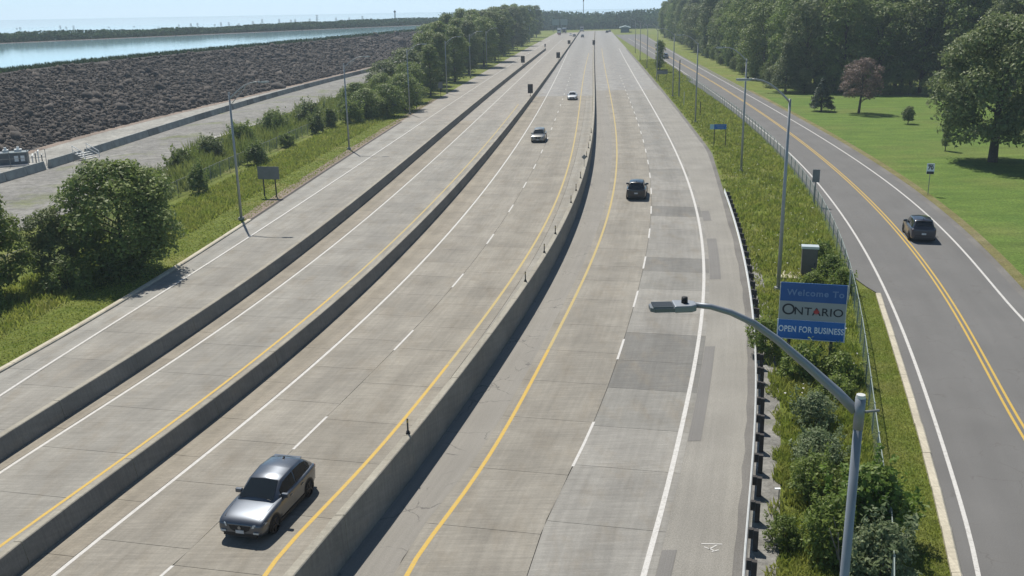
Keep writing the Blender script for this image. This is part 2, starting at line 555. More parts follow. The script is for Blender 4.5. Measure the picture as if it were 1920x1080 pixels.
strip('median_shoulder', MED, ln('d_joint', .12), Y0, 212, -.006, M['asph_median'], road_d, nu=2)
def rail_or_edge(y):
    y = np.asarray(y, float)
    a, b = X('rail', y) - 0.05, X('d_edge', np.maximum(y, 118.0))
    k = np.clip((y - 86) / 34.0, 0, 1)
    e118 = X('d_edge', 118.0)
    a2 = np.where(y > 86, X('rail', 86.0) - 0.05 + (e118 - X('rail', 86.0) + 0.05) * (y - 86) / 32.0, a)
    return np.where(y >= 118, X('d_edge', y), a2)
strip('asphalt_shoulder', ln('d_white', 0.26), lambda y: rail_or_edge(y) - 0.34 - .05 * np.sin(np.asarray(y) * 1.9), Y0, 212, -.006, M['asph_shoulder'], road_d, nu=2)
strip('shoulder_edge', lambda y: rail_or_edge(y) - 0.6, lambda y: rail_or_edge(y) + 0.12, Y0, 420, -0.01, M['asph_dark'], road_d)
for ya, yb, wdt in ((26.2, 28.2, 0.5), (36.5, 48.0, 0.55), (61, 72.5, 0.75), (79, 83, 0.7)):
    strip('asphalt_patch', ln('d_white', 0.385), lambda y: X('d_white', y) + 0.385 + wdt, ya, yb, 0.004, M['asph_patch'], road_d)

# painted lines
def line(road, n, a, b, wd, mat, off=0.0, z=0.005):
    strip('edge_line', ln(n, off - wd / 2), ln(n, off + wd / 2), a, b, z, mat, road)
line(road_a, 'a_white', Y0, 560, 0.14, M['white'])
line(road_b, 'b_white', Y0, 560, 0.15, M['white'])
line(road_b, 'b_yellow', Y0, 60, 0.15, M['yellow'], -.08)
line(road_b, 'b_yellow', 60.05, 184, 0.15, M['yellow_worn'], -.08)
line(road_c, 'c_white', Y0, 424, 0.16, M['white'])
line(road_c, 'c_yellow', Y0, 46, 0.17, M['yellow'])
line(road_c, 'c_yellow', 46.05, 387, 0.17, M['yellow_worn'])
line(road_d, 'd_yellow', Y0, 48, 0.17, M['yellow'])
line(road_d, 'd_yellow', 48.05, 430, 0.17, M['yellow_worn'])
line(road_d, 'd_white', Y0, 430, 0.2, M['white'])
def dashes(road, n, first, cyc, length, count, mat, wd=0.12):
    for k in range(count):
        y = first + k * cyc
        strip('lane_dash', ln(n, -wd / 2), ln(n, wd / 2), y, y + length, 0.005, mat, road, ys=np.linspace(y, y + length, 3))
dashes(road_c, 'c_lane', 36.4 - 11.9 * 2, 11.9, 3.3, 22, M['white'])
for y0, y1 in [(10.4, 14.2), (22.4, 26.4), (34.4, 38.6), (46.3, 49.4), (55.2, 58.6)] + [(64.0 + 9.1 * k, 67.3 + 9.1 * k) for k in range(22)]:
    strip('lane_dash', ln('d_lane', -0.06), ln('d_lane', 0.06), y0, y1, 0.005, M['white'], road_d, ys=np.linspace(y0, y1, 3))
# surveyor's paint mark on the right shoulder
mbk = MB()
for a, b in (((6.25, 28.55), (6.95, 28.50)), ((6.45, 28.2), (6.75, 28.45)), ((6.3, 28.35), (6.6, 28.1)), ((6.5, 28.05), (6.75, 28.15))):
    d = Vector((b[0] - a[0], b[1] - a[1])); ang = math.atan2(d.y, d.x)
    mbk.add([(a[0] - .025 * math.sin(ang), a[1] + .025 * math.cos(ang), .006), (a[0] + .025 * math.sin(ang), a[1] - .025 * math.cos(ang), .006),
             (b[0] + .025 * math.sin(ang), b[1] - .025 * math.cos(ang), .006), (b[0] - .025 * math.sin(ang), b[1] + .025 * math.cos(ang), .006)], [[0, 1, 2, 3]])
mbk.build('paint_mark', M['white'], road_d)

# ------------------------------------------------------------------ concrete barriers
def barrier(name, label, n, fn_right, a, b, h, wb, wt, mat, sec=6.0):
    x0 = float(fn_right(np.array([a]))[0])
    t = thing(name, label, 'barrier', (x0, a, 0))
    y = a
    while y < b - 0.5:
        L = sec if y < 160 else sec * 4
        ya, yb = y + 0.018, min(y + L, b) - 0.018
        V = []
        ys = np.linspace(ya, yb, 3 if y < 160 else 5)
        for yy in ys:
            xr = float(fn_right(np.array([yy]))[0])
            hh = h(yy) if callable(h) else h
            cx = xr - wb / 2
            for dx, z in ((-wb / 2, -0.02), (-wb / 2, 0.1), (-wt / 2 - 0.0, hh - 0.03), (-wt / 2 + 0.03, hh), (wt / 2 - 0.03, hh), (wt / 2, hh - 0.03), (wb / 2, 0.1), (wb / 2, -0.02)):
                V.append((cx + dx - x0, yy - a, z))
        k = 8
        F = [[i * k + j, i * k + j + 1, (i + 1) * k + j + 1, (i + 1) * k + j] for i in range(len(ys) - 1) for j in range(k - 1)]
        F += [list(range(k)), [(len(ys) - 1) * k + j for j in range(k)][::-1]]
        uv = [((p[2] + p[0]) * 0.3, p[1] + a) for p in V]
        o = mk('barrier_section', V, F, mat, t, uv=uv)
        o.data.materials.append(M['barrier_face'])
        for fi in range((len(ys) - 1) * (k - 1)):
            if fi % (k - 1) in (0, 1, 5, 6): o.data.polygons[fi].material_index = 1  # both side faces get the colour with painted shade, caps stay lighter
        y += L
    return t

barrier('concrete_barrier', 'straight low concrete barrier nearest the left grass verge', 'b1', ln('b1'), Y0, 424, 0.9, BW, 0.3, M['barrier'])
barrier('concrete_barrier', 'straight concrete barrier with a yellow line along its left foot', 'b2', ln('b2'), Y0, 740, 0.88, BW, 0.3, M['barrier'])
hmed = lambda y: 1.65 if y < 110 else max(1.0, 1.65 - (y - 110) * 0.008)
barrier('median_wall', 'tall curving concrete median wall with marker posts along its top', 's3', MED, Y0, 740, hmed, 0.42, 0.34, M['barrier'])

# marker posts standing on the median wall
def med_top(y): return (MED(np.array([y]))[0] - 0.21, y, hmed(y))
k = 0
for y in (34.2, 55.5, 62.5, 68.0, 79.5, 85.0, 91.5, 105.0, 112.0, 119.0, 127.0):
    x, yy, z = med_top(y)
    nm = ORD[k]
    t = thing('marker_post', f'{nm} black marker post from the camera on the median wall', 'marker post', (float(x) - .05, yy, z), group='marker posts on the median wall')
    MB().tube([(0, 0, 0), (0, 0, 0.62)], 0.035, 7).build('stem', M['timber'], t)
    MB().box((0, 0, .03), (.16, .16, .06)).tube([(0, 0, .06), (0, 0, .12)], .06, 7).build('base_plate', M['black'], t)
    MB().tube([(0, 0, 0.46), (0, 0, 0.56)], 0.038, 7).build('reflector_band', mat_plain('amber_reflector', (0.45, 0.33, 0.10)) if k == 0 else bpy.data.materials['amber_reflector'], t)
    k += 1
x, yy, z = med_top(98.5)
t = thing('marker_sign', 'small grey diamond marker on a thin stem on the median wall', 'sign', (float(x) - .05, yy, z))
MB().tube([(0, 0, 0), (0, 0, 0.8)], 0.025, 6).build('stem', M['weathered'], t)
MB().prism([(0, .7), (.28, .98), (0, 1.26), (-.28, .98)], 1, -.03, -.01).build('diamond_plate', M['weathered'], t)

# black sign boards seen from behind, clamped to the barriers
def barrier_board(label, x, y, z, w_, h_, stem=0.55, col='timber'):
    t = thing('barrier_sign', label, 'sign', (x, y, z), group='sign boards on the barriers')
    MB().tube([(0, 0, 0), (0, 0, stem + h_ * .5)], 0.05, 6).build('stem', M['black'], t)
    MB().box((0, -.05, stem + h_ / 2), (w_, .04, h_)).build('board', M[col], t)
    MB().box((0, 0, .05), (.22, .3, .1)).build('clamp', M['black'], t)
cx = lambda n, y: float(X(n, np.array([y]))[0]) - BW / 2
barrier_board('largest dark sign back on the barrier beside the yellow line', cx('b2', 190), 190, .98, 1.0, 1.75)
barrier_board('dark sign back on the same barrier, just beyond the largest one', cx('b2', 324), 324, .98, 1.25, 1.85)
barrier_board('small twin dark plates further along the yellow line barrier', cx('b2', 450), 450, .98, 1.3, 1.6)
barrier_board('dark sign back on the outer left barrier', cx('b1', 300), 300, .95, 1.2, 2.0)
barrier_board('dark marker at the far end of the outer left barrier', cx('b1', 422), 422, .95, .6, 1.2)
barrier_board('dark marker on the far median wall', float(med_top(440)[0]), 440, hmed(440), 1.2, 2.0, .3)

# ------------------------------------------------------------------ guard rail
gr = thing('guard_rail', 'long steel beam guard rail on dark timber posts along the right shoulder', 'guard rail', (float(X('rail', 8.0)), 8.0, 0))
gx0, gy0 = gr.location.x, gr.location.y
prof = [(-0.02, .75), (.03, .735), (.05, .69), (.0, .63), (-.03, .595), (.0, .56), (.05, .50), (.03, .455), (-.02, .44)]   # (offset right, z)
def rail_seg(ya, yb):
    ys = np.linspace(ya, yb, 4)
    V = []
    for yy in ys:
        x = float(X('rail', yy))
        for dx, z in prof:
            V.append((x + dx - .03 - gx0, yy - gy0, z))
        for dx, z in prof[::-1]:
            V.append((x + dx - .03 + .012 - gx0, yy - gy0, z))
    k = 18
    F = [[i * k + j, i * k + (j + 1) % k, (i + 1) * k + (j + 1) % k, (i + 1) * k + j] for i in range(3) for j in range(k)]
    F += [list(range(k)), [3 * k + j for j in range(k)][::-1]]
    mk('rail_beam', V, F, M['steel'], gr)
sta = 8.0
post_me = MB().box((.26, 0, .37), (.2, .22, .78)).v
pm = MB().box((.29, 0, .36), (.17, .17, .76)); bm_ = MB().box((.12, 0, .6), (.16, .16, .34))
pmesh = bmesh_ = None
while sta < 89.5:
    dx = float(X('rail', sta + .1) - X('rail', sta)) * 10
    st = 1.905 / math.sqrt(1 + dx * dx)
    rail_seg(sta, min(sta + st, 89.6))
    rz = -math.atan(dx)
    lx = (float(X('rail', sta)) - gx0, sta - gy0, 0)
    if pmesh is None:
        o1 = pm.build('post', M['timber'], gr); pmesh = o1.data
        o2 = bm_.build('block', M['timber'], gr); bmesh_ = o2.data
    else:
        o1 = inst('post', pmesh, gr); o2 = inst('block', bmesh_, gr)
    for o in (o1, o2): o.location = lx; o.rotation_euler = (0, 0, rz)
    sta += st

# ------------------------------------------------------------------ kerbs
def kerb(name, label, fl, a, b, wd, h, L=3.0, mat=None):
    x0 = float(fl(np.array([a]))[0])
    t = thing(name, label, 'kerb', (x0, a, 0))
    y = a
    while y < b - .2:
        ya, yb = y + .012, min(y + L, b) - .012
        V = []
        for yy in (ya, yb):
            x = float(fl(np.array([yy]))[0]) - x0
            j = random.uniform(-.012, .012)
            for dx, z in ((0, -.1), (0, h), (wd - .06, h + .005), (wd, h - .05), (wd + .02, -.1)):
                V.append((x + dx + j, yy - a, z + j * .6))
        F = [[0, 1, 6, 5], [1, 2, 7, 6], [2, 3, 8, 7], [3, 4, 9, 8], [0, 4, 3, 2, 1], [5, 6, 7, 8, 9]]
        mk('kerb_stone', V, F, mat or M['kerb'], t, uv=[(p[0], p[1] + a) for p in V])
        y += L
    return t
kerb('kerb', 'pale concrete kerb between the left verge and the outermost carriageway', ln('a_curb', -.05), Y0, 82.5, .32, .11, 3.6)
kerb('kerb', 'pale concrete kerb along the near left edge of the side road', ln('curb_r', -.24), Y0, 56.8, .34, .12, 2.8)

# ------------------------------------------------------------------ side road
def sr_l(y):
    y = np.asarray(y, float)
    near = X('curb_r', np.minimum(y, 57)) + .1
    sh = X('fence_r', y) + 0.35
    k = np.clip((y - 57) / 6.0, 0, 1)
    lane = X('sr_mid', y) - 3.55
    r = np.where(y < 57, near, near * 0 + (X('curb_r', 57.0) + .1) * (1 - k) + sh * k)
    return np.where(y > 200, np.minimum(r, lane), r)
road_s = tag(strip('side_road', sr_l, lambda y: np.where(np.asarray(y) < 200, X('sr_right', y) + 1.15, X('sr_right', y) + .9), Y0, 640, 0.0, M['asph_road'], nu=3),
             'two lane asphalt side road with a double yellow centre line', 'road', kind='structure')
def sr_white(y):
    y = np.asarray(y, float)
    m_ = X('sr_mid', y) - 3.35
    k = np.clip((y - 100) / 40.0, 0, 1)
    return X('sr_left', np.minimum(y, 139)) * (1 - k) + m_ * k
strip('edge_line', lambda y: sr_white(y) - .08, lambda y: sr_white(y) + .08, Y0, 560, .005, M['white'], road_s)
line(road_s, 'sr_right', Y0, 560, .16, M['white'])
line(road_s, 'sr_mid', Y0, 560, .12, M['yellow'], -.14)
line(road_s, 'sr_mid', Y0, 560, .12, M['yellow'], .14)
strip('gravel_edge', lambda y: X('sr_right', y) + 1.15, lambda y: X('sr_right', y) + 1.75, Y0, 300, -.02, M['asph_dark'], road_s)

# right verge and lawn
tag(strip('grass_verge', lambda y: rail_or_edge(y) + .12, lambda y: np.where(np.asarray(y) < 300, sr_l(y) - .1, X('sr_mid', y) - 3.9), Y0, 560, -.03, M['verge'], nu=4),
    'weedy grass strip between the right shoulder and the side road', 'verge', kind='structure')
tag(strip('gravel_strip', lambda y: rail_or_edge(y) + .12, lambda y: rail_or_edge(y) + 1.15, Y0, 70, -.02, M['gravel']),
    'thin bare gravel strip behind the guard rail posts', 'gravel', kind='structure')
tag(strip('lawn', lambda y: X('sr_right', y) + 1.7, lambda y: X('sr_right', y) + 95 + y * .1, Y0, 205, -.03, M['lawn'], nu=6),
    'mown bright green lawn right of the side road', 'lawn', kind='structure')
tag(strip('dry_margin', lambda y: X('sr_right', y) + 1.7, lambda y: X('sr_right', y) + 2.5, Y0, 205, -.015, M['dry']),
    'dry yellowish grass margin along the right edge of the side road', 'grass', kind='structure')
tag(strip('woodland_margin', lambda y: X('sr_right', y) + .9, lambda y: X('sr_right', y) + 12, 205, 560, -.03, M['grass'], nu=2),
    'dry grass margin below the roadside wood', 'grass', kind='structure')

# ------------------------------------------------------------------ chain link fences
def wire_panel(L, h, cell=0.17, w_=0.017):
    V, F = [], []
    def rib(a, b):
        d = np.array(b) - np.array(a); n = np.array([-d[1], d[0]]); n = n / np.linalg.norm(n) * w_ / 2
        i = len(V)
        for q in (np.array(a) - n, np.array(a) + n, np.array(b) + n, np.array(b) - n):
            V.append((0.0, q[0], q[1]))
        F.append([i, i + 1, i + 2, i + 3])
    k = -h
    while k < L:
        a0, a1 = max(k, 0), min(k + h, L)
        if a1 > a0 + .02:
            rib((a0, a0 - k), (a1, a1 - k))
            rib((a0, h - (a0 - k)), (a1, h - (a1 - k)))
        k += cell
    return V, F
def fence(label, fn, a, b, h, post='steel', span=3.0, skip=()):
    x0 = float(fn(np.array([a]))[0])
    t = thing('chain_link_fence', label, 'fence', (x0, a, 0))
    V, F = wire_panel(span, h)
    pme = rme = wme = None
    y = a
    while y < b:
        x = float(fn(np.array([y]))[0])
        dxy = float(fn(np.array([y + 1]))[0]) - x
        dy = span / math.sqrt(1 + dxy * dxy)
        rz = -math.atan(dxy)
        lx = (x - x0, y - a, 0)
        if pme is None:
            objs = [MB().tube([(0, 0, 0), (0, 0, h + .06)], .04, 6).build('post', M[post], t),
                    MB().tube([(0, 0, h), (0, span, h)], .021, 6, False).build('top_rail', M[post], t),
                    mk('mesh_panel', V, F, M['wire'], t)]
            pme, rme, wme = (o.data for o in objs)
        else:
            objs = [inst('post', pme, t), inst('top_rail', rme, t), inst('mesh_panel', wme, t)]
        for o in objs: o.location = lx; o.rotation_euler = (0, 0, rz)
        y += dy
    return t
fence('green wire chain link fence between the right verge and the side road', ln('fence_r'), 14, 235, 1.5, 'fencepost')
fence('grey chain link fence across the weeds left of the highway', ln('fence_l'), 62, 178, 1.55, 'weathered')
M['pipe'] = mat_plain('grey_pipe', (.5, .52, .53), .5, .3)
fx = float(X('fence_r', 55.5))
tag(MB().tube([(fx - .35, 55.2, 0), (fx - .35, 55.2, 2.1)], .05, 8).build('marker_pipe', M['white']), 'thin white pipe standing at the fence beside the welcome sign', 'post')
# ------------------------------------------------------------------ left of the highway: bank, service road, reservoir
EZ = 8.2
kz = (17.5 - EZ) / 10.0
def crest(y):           # the survey of the crest was made at z 7.5; rescale to the built height
    y = np.asarray(y, float)
    return kz * X('crest', y / kz)
def jer(y): return X('jersey', y)
def ebase(y): return X('emb', y)
YN, YF = 20.0, 640.0
tag(strip('gravel_bank', lambda y: jer(y), lambda y: np.where(np.asarray(y) < 112, jer(y) + 17, np.interp(y, [112, 113, 129, 140, 160, 187, 320], [-39, -39.4, -43.9, -43.4, -41.5, -39.2, -33])), YN, 320, 0, M['gravel'], nu=5,
          zf=lambda x, y, u: -.02 + .5 * math.sin(math.pi * u) * min(1, max(0, (y - 90) / 40))), 'pale gravel bank below the concrete service road barrier', 'gravel', kind='structure')
pth = np.array([(-38.2, 104), (-39.4, 112.7), (-42.6, 123), (-43.9, 129.4), (-43.9, 133.6), (-43.5, 142.2), (-42.3, 148.1), (-41.7, 156.7), (-41.3, 167.7), (-40.8, 180.3), (-39.2, 187.1), (-36, 215)])
pf = lambda y: np.interp(y, pth[:, 1], pth[:, 0])
tag(strip('gravel_path', lambda y: pf(y) - 1.1 - 1.6 * np.clip((130 - y) / 26, 0, 1), lambda y: pf(y) + .5, 104, 215, .0, M['gravel_pale'], nu=2, ys=np.linspace(104, 215, 40),
          zf=lambda x, y, u: .05), 'pale stony path edging the gravel bank beside the reeds', 'path', kind='structure')
tag(strip('service_road', lambda y: ebase(y) + 1.0, lambda y: jer(y) + .2, YN, 420, .02, M['service'], nu=2), 'gravel service road at the foot of the rock embankment', 'road', kind='structure')
tag(strip('earth_margin', lambda y: ebase(y) - 2.0, lambda y: ebase(y) + 1.6, YN, 420, .035, M['dirt'], nu=1), 'bare earth margin at the toe of the rock slope', 'ground', kind='structure')

# embankment
ys = np.array([YN, 60, 90, 110, 125, 140, 155, 170, 190, 210, 235, 260, 290, 330, 380, 440, 520, 600, 660])
nu = 8
V = []
for y in ys:
    for k in range(nu + 1):
        u = k / nu
        V.append((float(ebase(y)) * (1 - u) + float(crest(y)) * u, y, EZ * u - .35 * (1 - u) * 0))
    V.append((float(crest(y)) - 5, y, EZ)); V.append((float(crest(y)) - 9, y, EZ - 2.5))
k2 = nu + 3
F = [[i * k2 + k, i * k2 + k + 1, (i + 1) * k2 + k + 1, (i + 1) * k2 + k] for i in range(len(ys) - 1) for k in range(k2 - 1)]
M['rock'] = None
def mat_rock():
    m, t, p = nt('riprap_rock')
    pos = wpos(t)
    f = mul(t, remap(t, noise(t, pos, 1.7, 4, .7), .45, 1.65), remap(t, noise(t, pos, .08, 4), .8, 1.25))
    v = N(t, 'ShaderNodeTexVoronoi', Scale=1.1); t.links.new(pos, v.inputs['Vector'])
    c = cmix(t, v.outputs['Color'], (.034, .028, .024), (.086, .072, .062))
    t.links.new(cmul(t, c, f), p.inputs['Base Color'])
    p.inputs['Roughness'].default_value = .9
    return m
M['rock'] = mat_rock()
M['rockbed'] = mat_gravel('dark_rubble', (.045, .042, .04), 1.0)
emb = tag(mk('embankment', V, F, M['rockbed']), 'long sloping embankment of dark grey broken rock below the reservoir', 'embankment', kind='structure')

def ico_rock(seed):
    r = np.random.default_rng(seed)
    ph = (1 + 5 ** .5) / 2
    v = np.array([(-1, ph, 0), (1, ph, 0), (-1, -ph, 0), (1, -ph, 0), (0, -1, ph), (0, 1, ph), (0, -1, -ph), (0, 1, -ph), (ph, 0, -1), (ph, 0, 1), (-ph, 0, -1), (-ph, 0, 1)]) / 1.9
    v = v * (1 + r.uniform(-.28, .28, (12, 1))) * np.array([1.15, .95, .7])
    f = np.array([(0, 11, 5), (0, 5, 1), (0, 1, 7), (0, 7, 10), (0, 10, 11), (1, 5, 9), (5, 11, 4), (11, 10, 2), (10, 7, 6), (7, 1, 8), (3, 9, 4), (3, 4, 2), (3, 2, 6), (3, 6, 8), (3, 8, 9), (4, 9, 5), (2, 4, 11), (6, 2, 10), (8, 6, 7), (9, 8, 1)])
    return v, f
def slope_pt(y, u):
    b, c = ebase(y), crest(y)
    return np.stack([b * (1 - u) + c * u, y, EZ * u], -1)
def rotm(n, r):
    q = r.normal(size=(n, 4)); q /= np.linalg.norm(q, axis=1)[:, None]
    w_, x, y, z = q.T
    return np.stack([1 - 2 * (y * y + z * z), 2 * (x * y - z * w_), 2 * (x * z + y * w_), 2 * (x * y + z * w_), 1 - 2 * (x * x + z * z), 2 * (y * z - x * w_), 2 * (x * z - y * w_), 2 * (y * z + x * w_), 1 - 2 * (x * x + y * y)], -1).reshape(n, 3, 3)
# the mass of the rubble
nr = 72000
yy = 105 * (480 / 105.) ** rng.random(nr)
uu = rng.random(nr) ** 0.9 * .97
P_ = slope_pt(yy, uu)
P_ += rng.normal(0, .12, P_.shape)
sz = rng.lognormal(-2.08, .58, nr) * (1.25 - .35 * uu) * (.75 + yy / 330)
Rm = rotm(nr, rng)
vs = [ico_rock(s) for s in range(8)]
which = rng.integers(0, 8, nr)
VV = np.stack([v for v, f in vs])[which]
VV = np.einsum('nij,nkj->nki', Rm, VV) * sz[:, None, None] + P_[:, None, :]
FF = (vs[0][1][None] + (np.arange(nr) * 12)[:, None, None]).reshape(-1, 3)
o = mk('riprap', VV.reshape(-1, 3), FF, M['rock'], emb); o['kind'] = 'stuff'
# the rocks that show largest
rmesh = []
for s in range(6):
    v, f = ico_rock(50 + s)
    o = mk('rock', v, f, M['rock'], emb); rmesh.append(o)
for i in range(280):
    y = 108 + 90 * rng.random() ** 1.5; u = rng.random() * .8
    p = slope_pt(np.array([y]), np.array([u]))[0] + np.array([.15, 0, .25])
    s = rng.uniform(.22, .42) * (1 - .25 * u)
    a = rng.uniform(0, 6.28, 3)
    if i < 6:
        o = rmesh[i]; o.location, o.rotation_euler, o.scale = p, a, (s, s, s)
    else:
        inst('rock', rmesh[i % 6].data, emb, p, a, (s, s, s))

# water
def mat_water():
    m, t, p = nt('reservoir_water')
    p.inputs['Base Color'].default_value = (.30, .50, .58, 1)
    p.inputs['Roughness'].default_value = .06
    p.inputs['IOR'].default_value = 1.33
    pos = wpos(t)
    bump(t, p, noise(t, vscale(t, pos, (.25, .6, 1)), 1.2, 4), .05, .2)
    return m
wz = EZ - .6
V = [(float(crest(y)) - 7.5, y, wz) for y in ys] + [(-18, 760, wz), (40, 1000, wz), (-900, 1000, wz), (-1500, 1000, wz), (-1300, 20, wz)]
tag(mk('water', V, [list(range(len(V)))], mat_water()), 'pale blue open water of the reservoir behind the embankment', 'water', kind='structure')

V = [(-7000, 1000, .3), (3000, 1000, .3), (5000, 8000, .3), (-9000, 8000, .3)]  # added water sheet mirroring the sky, stands in for low sky above the trees
def mat_lake():
    m, t, p = nt('lake_water')
    p.inputs['Base Color'].default_value = (.12, .22, .27, 1)
    p.inputs['Roughness'].default_value = .05
    p.inputs['IOR'].default_value = 1.33
    return m
tag(mk('lake', V, [[0, 1, 2, 3]], mat_lake()), 'far open lake water added to stand in for low sky beyond the trees', 'water', kind='structure')
# grass fringe along the crest
def grass_blades(name, P3, h, wd, mat, seed=0, lean=.35, parent=None):
    r = np.random.default_rng(seed)
    n = len(P3)
    an = r.uniform(0, 6.283, n)
    d = np.stack([np.cos(an), np.sin(an), np.zeros(n)], -1)
    h = h * r.uniform(.5, 1.25, n); wd = wd * r.uniform(.6, 1.3, n)
    ln_ = r.normal(0, lean, (n, 2)) * h[:, None]
    tip = P3 + np.concatenate([ln_, h[:, None]], 1)
    mid = P3 + np.concatenate([ln_ * .35, h[:, None] * .55], 1)
    a, b = P3 - d * wd[:, None] / 2, P3 + d * wd[:, None] / 2
    c, e = mid - d * wd[:, None] * .38, mid + d * wd[:, None] * .38
    V = np.stack([a, b, e, c, tip], 1).reshape(-1, 3)
    i = np.arange(n)[:, None] * 5
    F = np.concatenate([i + np.array([[0, 1, 2]]), i + np.array([[0, 2, 3]]), i + np.array([[3, 2, 4]])], 0)
    return mk(name, V, F, mat, parent)

def mat_leaf(name, a, b, trans=.3, rnd=.3, nscale=.45, rough=.55, hue=None):
    m, t, p = nt(name)
    oi = N(t, 'ShaderNodeObjectInfo')
    c = cmix(t, remap(t, noise(t, wpos(t), nscale, 3), 0, 1, .36, .64), a, b)
    f = mul(t, remap(t, oi.outputs['Random'], 1 - rnd, 1 + rnd, 0, 1), remap(t, noise(t, wpos(t), nscale * 9, 2), .75, 1.25))
    c = cmul(t, c, f)
    t.links.new(c, p.inputs['Base Color'])
    p.inputs['Roughness'].default_value = rough
    p.inputs['Specular IOR Level'].default_value = .35
    tr = N(t, 'ShaderNodeBsdfTranslucent')
    t.links.new(cmul(t, c, remap(t, oi.outputs['Random'], 1.1, 1.1)), tr.inputs['Color'])
    mx = N(t, 'ShaderNodeMixShader')
    mx.inputs[0].default_value = trans
    t.links.new(p.outputs[0], mx.inputs[1]); t.links.new(tr.outputs[0], mx.inputs[2])
    t.links.new(mx.outputs[0], t.nodes['Material Output'].inputs['Surface'])
    return m
M['blade'] = mat_leaf('grass_blades', (.22, .28, .045), (.32, .34, .085), .45, 0, .7)
M['reed'] = mat_leaf('reed_leaves', (.15, .20, .042), (.25, .28, .08), .42, 0, .25)
M['blade_dark'] = mat_leaf('crest_grass', (.045, .085, .04), (.07, .11, .05), .3, 0, .2)
yy = 100 * (600 / 100.) ** rng.random(9000)
P_ = np.stack([crest(yy) - rng.random(9000) * 3, yy, np.full(9000, EZ - .05)], -1)
o = grass_blades('crest_grass', P_, .55 + yy / 700, .16 + yy / 1200, M['blade_dark'], 3)
tag(o, 'dark green grass fringe along the crest of the embankment', 'grass', kind='stuff')

# concrete barrier blocks of the service road, with gaps
def block_me(L, h=1.0):
    return MB().prism([(-.3, 0), (.3, 0), (.3, .12), (.12, h), (-.12, h), (-.3, .12)], 1, .02, L - .02)
M['block'] = mat_plain('barrier_block_concrete', (.27, .285, .275), .85, 0, .2, 1.2)
M['block_dark'] = mat_plain('stained_block_concrete', (.17, .18, .175), .85, 0, .2, 1.2)
jb = thing('block_barrier', 'row of grey concrete barrier blocks along the service road', 'barrier', (float(jer(70.)), 70, 0))
bme = [block_me(3.9).build('block', M['block'], jb), block_me(3.9).build('block', M['block_dark'], jb)]
y = 70.0; i = 0
while y < 330:
    x = float(jer(y)); dx = float(jer(y + 2) - jer(y)) / 2
    g = any(abs(y - q) < 2.0 for q in (109.8, 120.5))
    o = bme[i] if i < 2 else inst('block', bme[0 if random.random() < .72 else 1].data, jb)
    o.location = (x - jb.location.x, y - jb.location.y, .02); o.rotation_euler = (0, 0, -math.atan(dx))
    y += (4.0 if not g else 5.2) / math.sqrt(1 + dx * dx); i += 1

# white steel steps with hand rails at the gap
sx_, sy_ = float(jer(121.5)) + .9, 121.5
st = thing('access_steps', 'white metal steps with handrails beside the service road barrier', 'steps', (sx_, sy_, 0), -.35)
for k in range(4):
    MB().box((.35 * k, 0, .85 - .2 * k), (.34, 2.4, .05)).build('tread', M['steel'], st)
M['whitemetal'] = mat_plain('white_metal', (.74, .76, .75), .45)
for s in (-1.2, 1.2):
    MB().tube([(-.4, s, .9), (-.4, s, 1.9), (1.5, s, 1.0), (1.5, s, 0)], .05, 6).tube([(-.4, s, 1.4), (1.5, s, .55)], .04, 6).build('handrail', M['whitemetal'], st)
MB().box((1.7, .2, .06), (.9, 3.2, .12)).build('landing', M['gravel_pale'], st)

# equipment compound at the picture's left edge
ex, ey = -60.6, 118.5
eq = thing('pump_station', 'small grey equipment cabinet with pale roof vents at the foot of the slope', 'utility cabinet', (ex, ey, 0), .35)
MB().box((-.8, 0, .75), (3.2, 2.0, 1.5)).build('cabinet', mat_plain('cabinet_grey', (.12, .135, .145), .6, .2, .2, .8), eq)
MB().box((-.8, 0, 1.56), (3.4, 2.2, .12)).build('roof', mat_plain('cabinet_roof', (.20, .24, .25), .5), eq)
for dx, s in ((-1.6, .6), (-.2, .8)):
    MB().box((dx, 0, 1.76), (s, .8, .28)).tube([(dx, 0, 1.85), (dx, 0, 2.2)], .16, 8).build('roof_vent', M['whitemetal'], eq)
for dx in (-.4, .3):
    MB().box((dx, -1.02, .85), (.45, .06, .7)).build('panel', M['whitemetal'], eq)
MB().box((0, -1.6, .1), (5.0, 1.1, .2)).build('plinth', M['gravel_pale'], eq)
for k in range(4):
    MB().tube([(1.3 + .35 * k, -.5 + .3 * (k % 2), 0), (1.3 + .35 * k, -.5 + .3 * (k % 2), 1.0 + .25 * (k % 3)), (1.3 + .35 * k, .5, 1.1 + .25 * (k % 3))], .09, 7).build('pipe', M['weathered' if k % 2 else 'whitemetal'], eq)
for dx in (-3.0, -1.0, 1.0, 3.0):
    MB().tube([(dx, -2.2, 0), (dx, -2.2, 2.0)], .04, 6).build('fence_post', M['weathered'], eq)
MB().tube([(-3.0, -2.2, 1.98), (3.0, -2.2, 1.98)], .03, 6).tube([(-3.0, -2.2, 1.0), (3.0, -2.2, 1.0)], .03, 6).build('fence_rail', M['weathered'], eq)

# left verge sheets
tag(strip('left_verge', lambda y: X('a_curb', y) - 17 + np.clip((np.asarray(y) - 120) / 20, 0, 4), lambda y: X('a_curb', y) - .03, Y0, 420, -.035, M['verge'], nu=4),
    'green grass verge left of the outermost carriageway', 'verge', kind='structure')
tag(strip('gravel_shoulder', lambda y: X('a_curb', y) - 1.0 - np.abs(np.sin(y * .37)) * .4, ln('a_curb', -.02), 83, 200, -.02, M['dirt']),
    'thin bare gravel edge beyond the end of the left kerb', 'gravel', kind='structure')
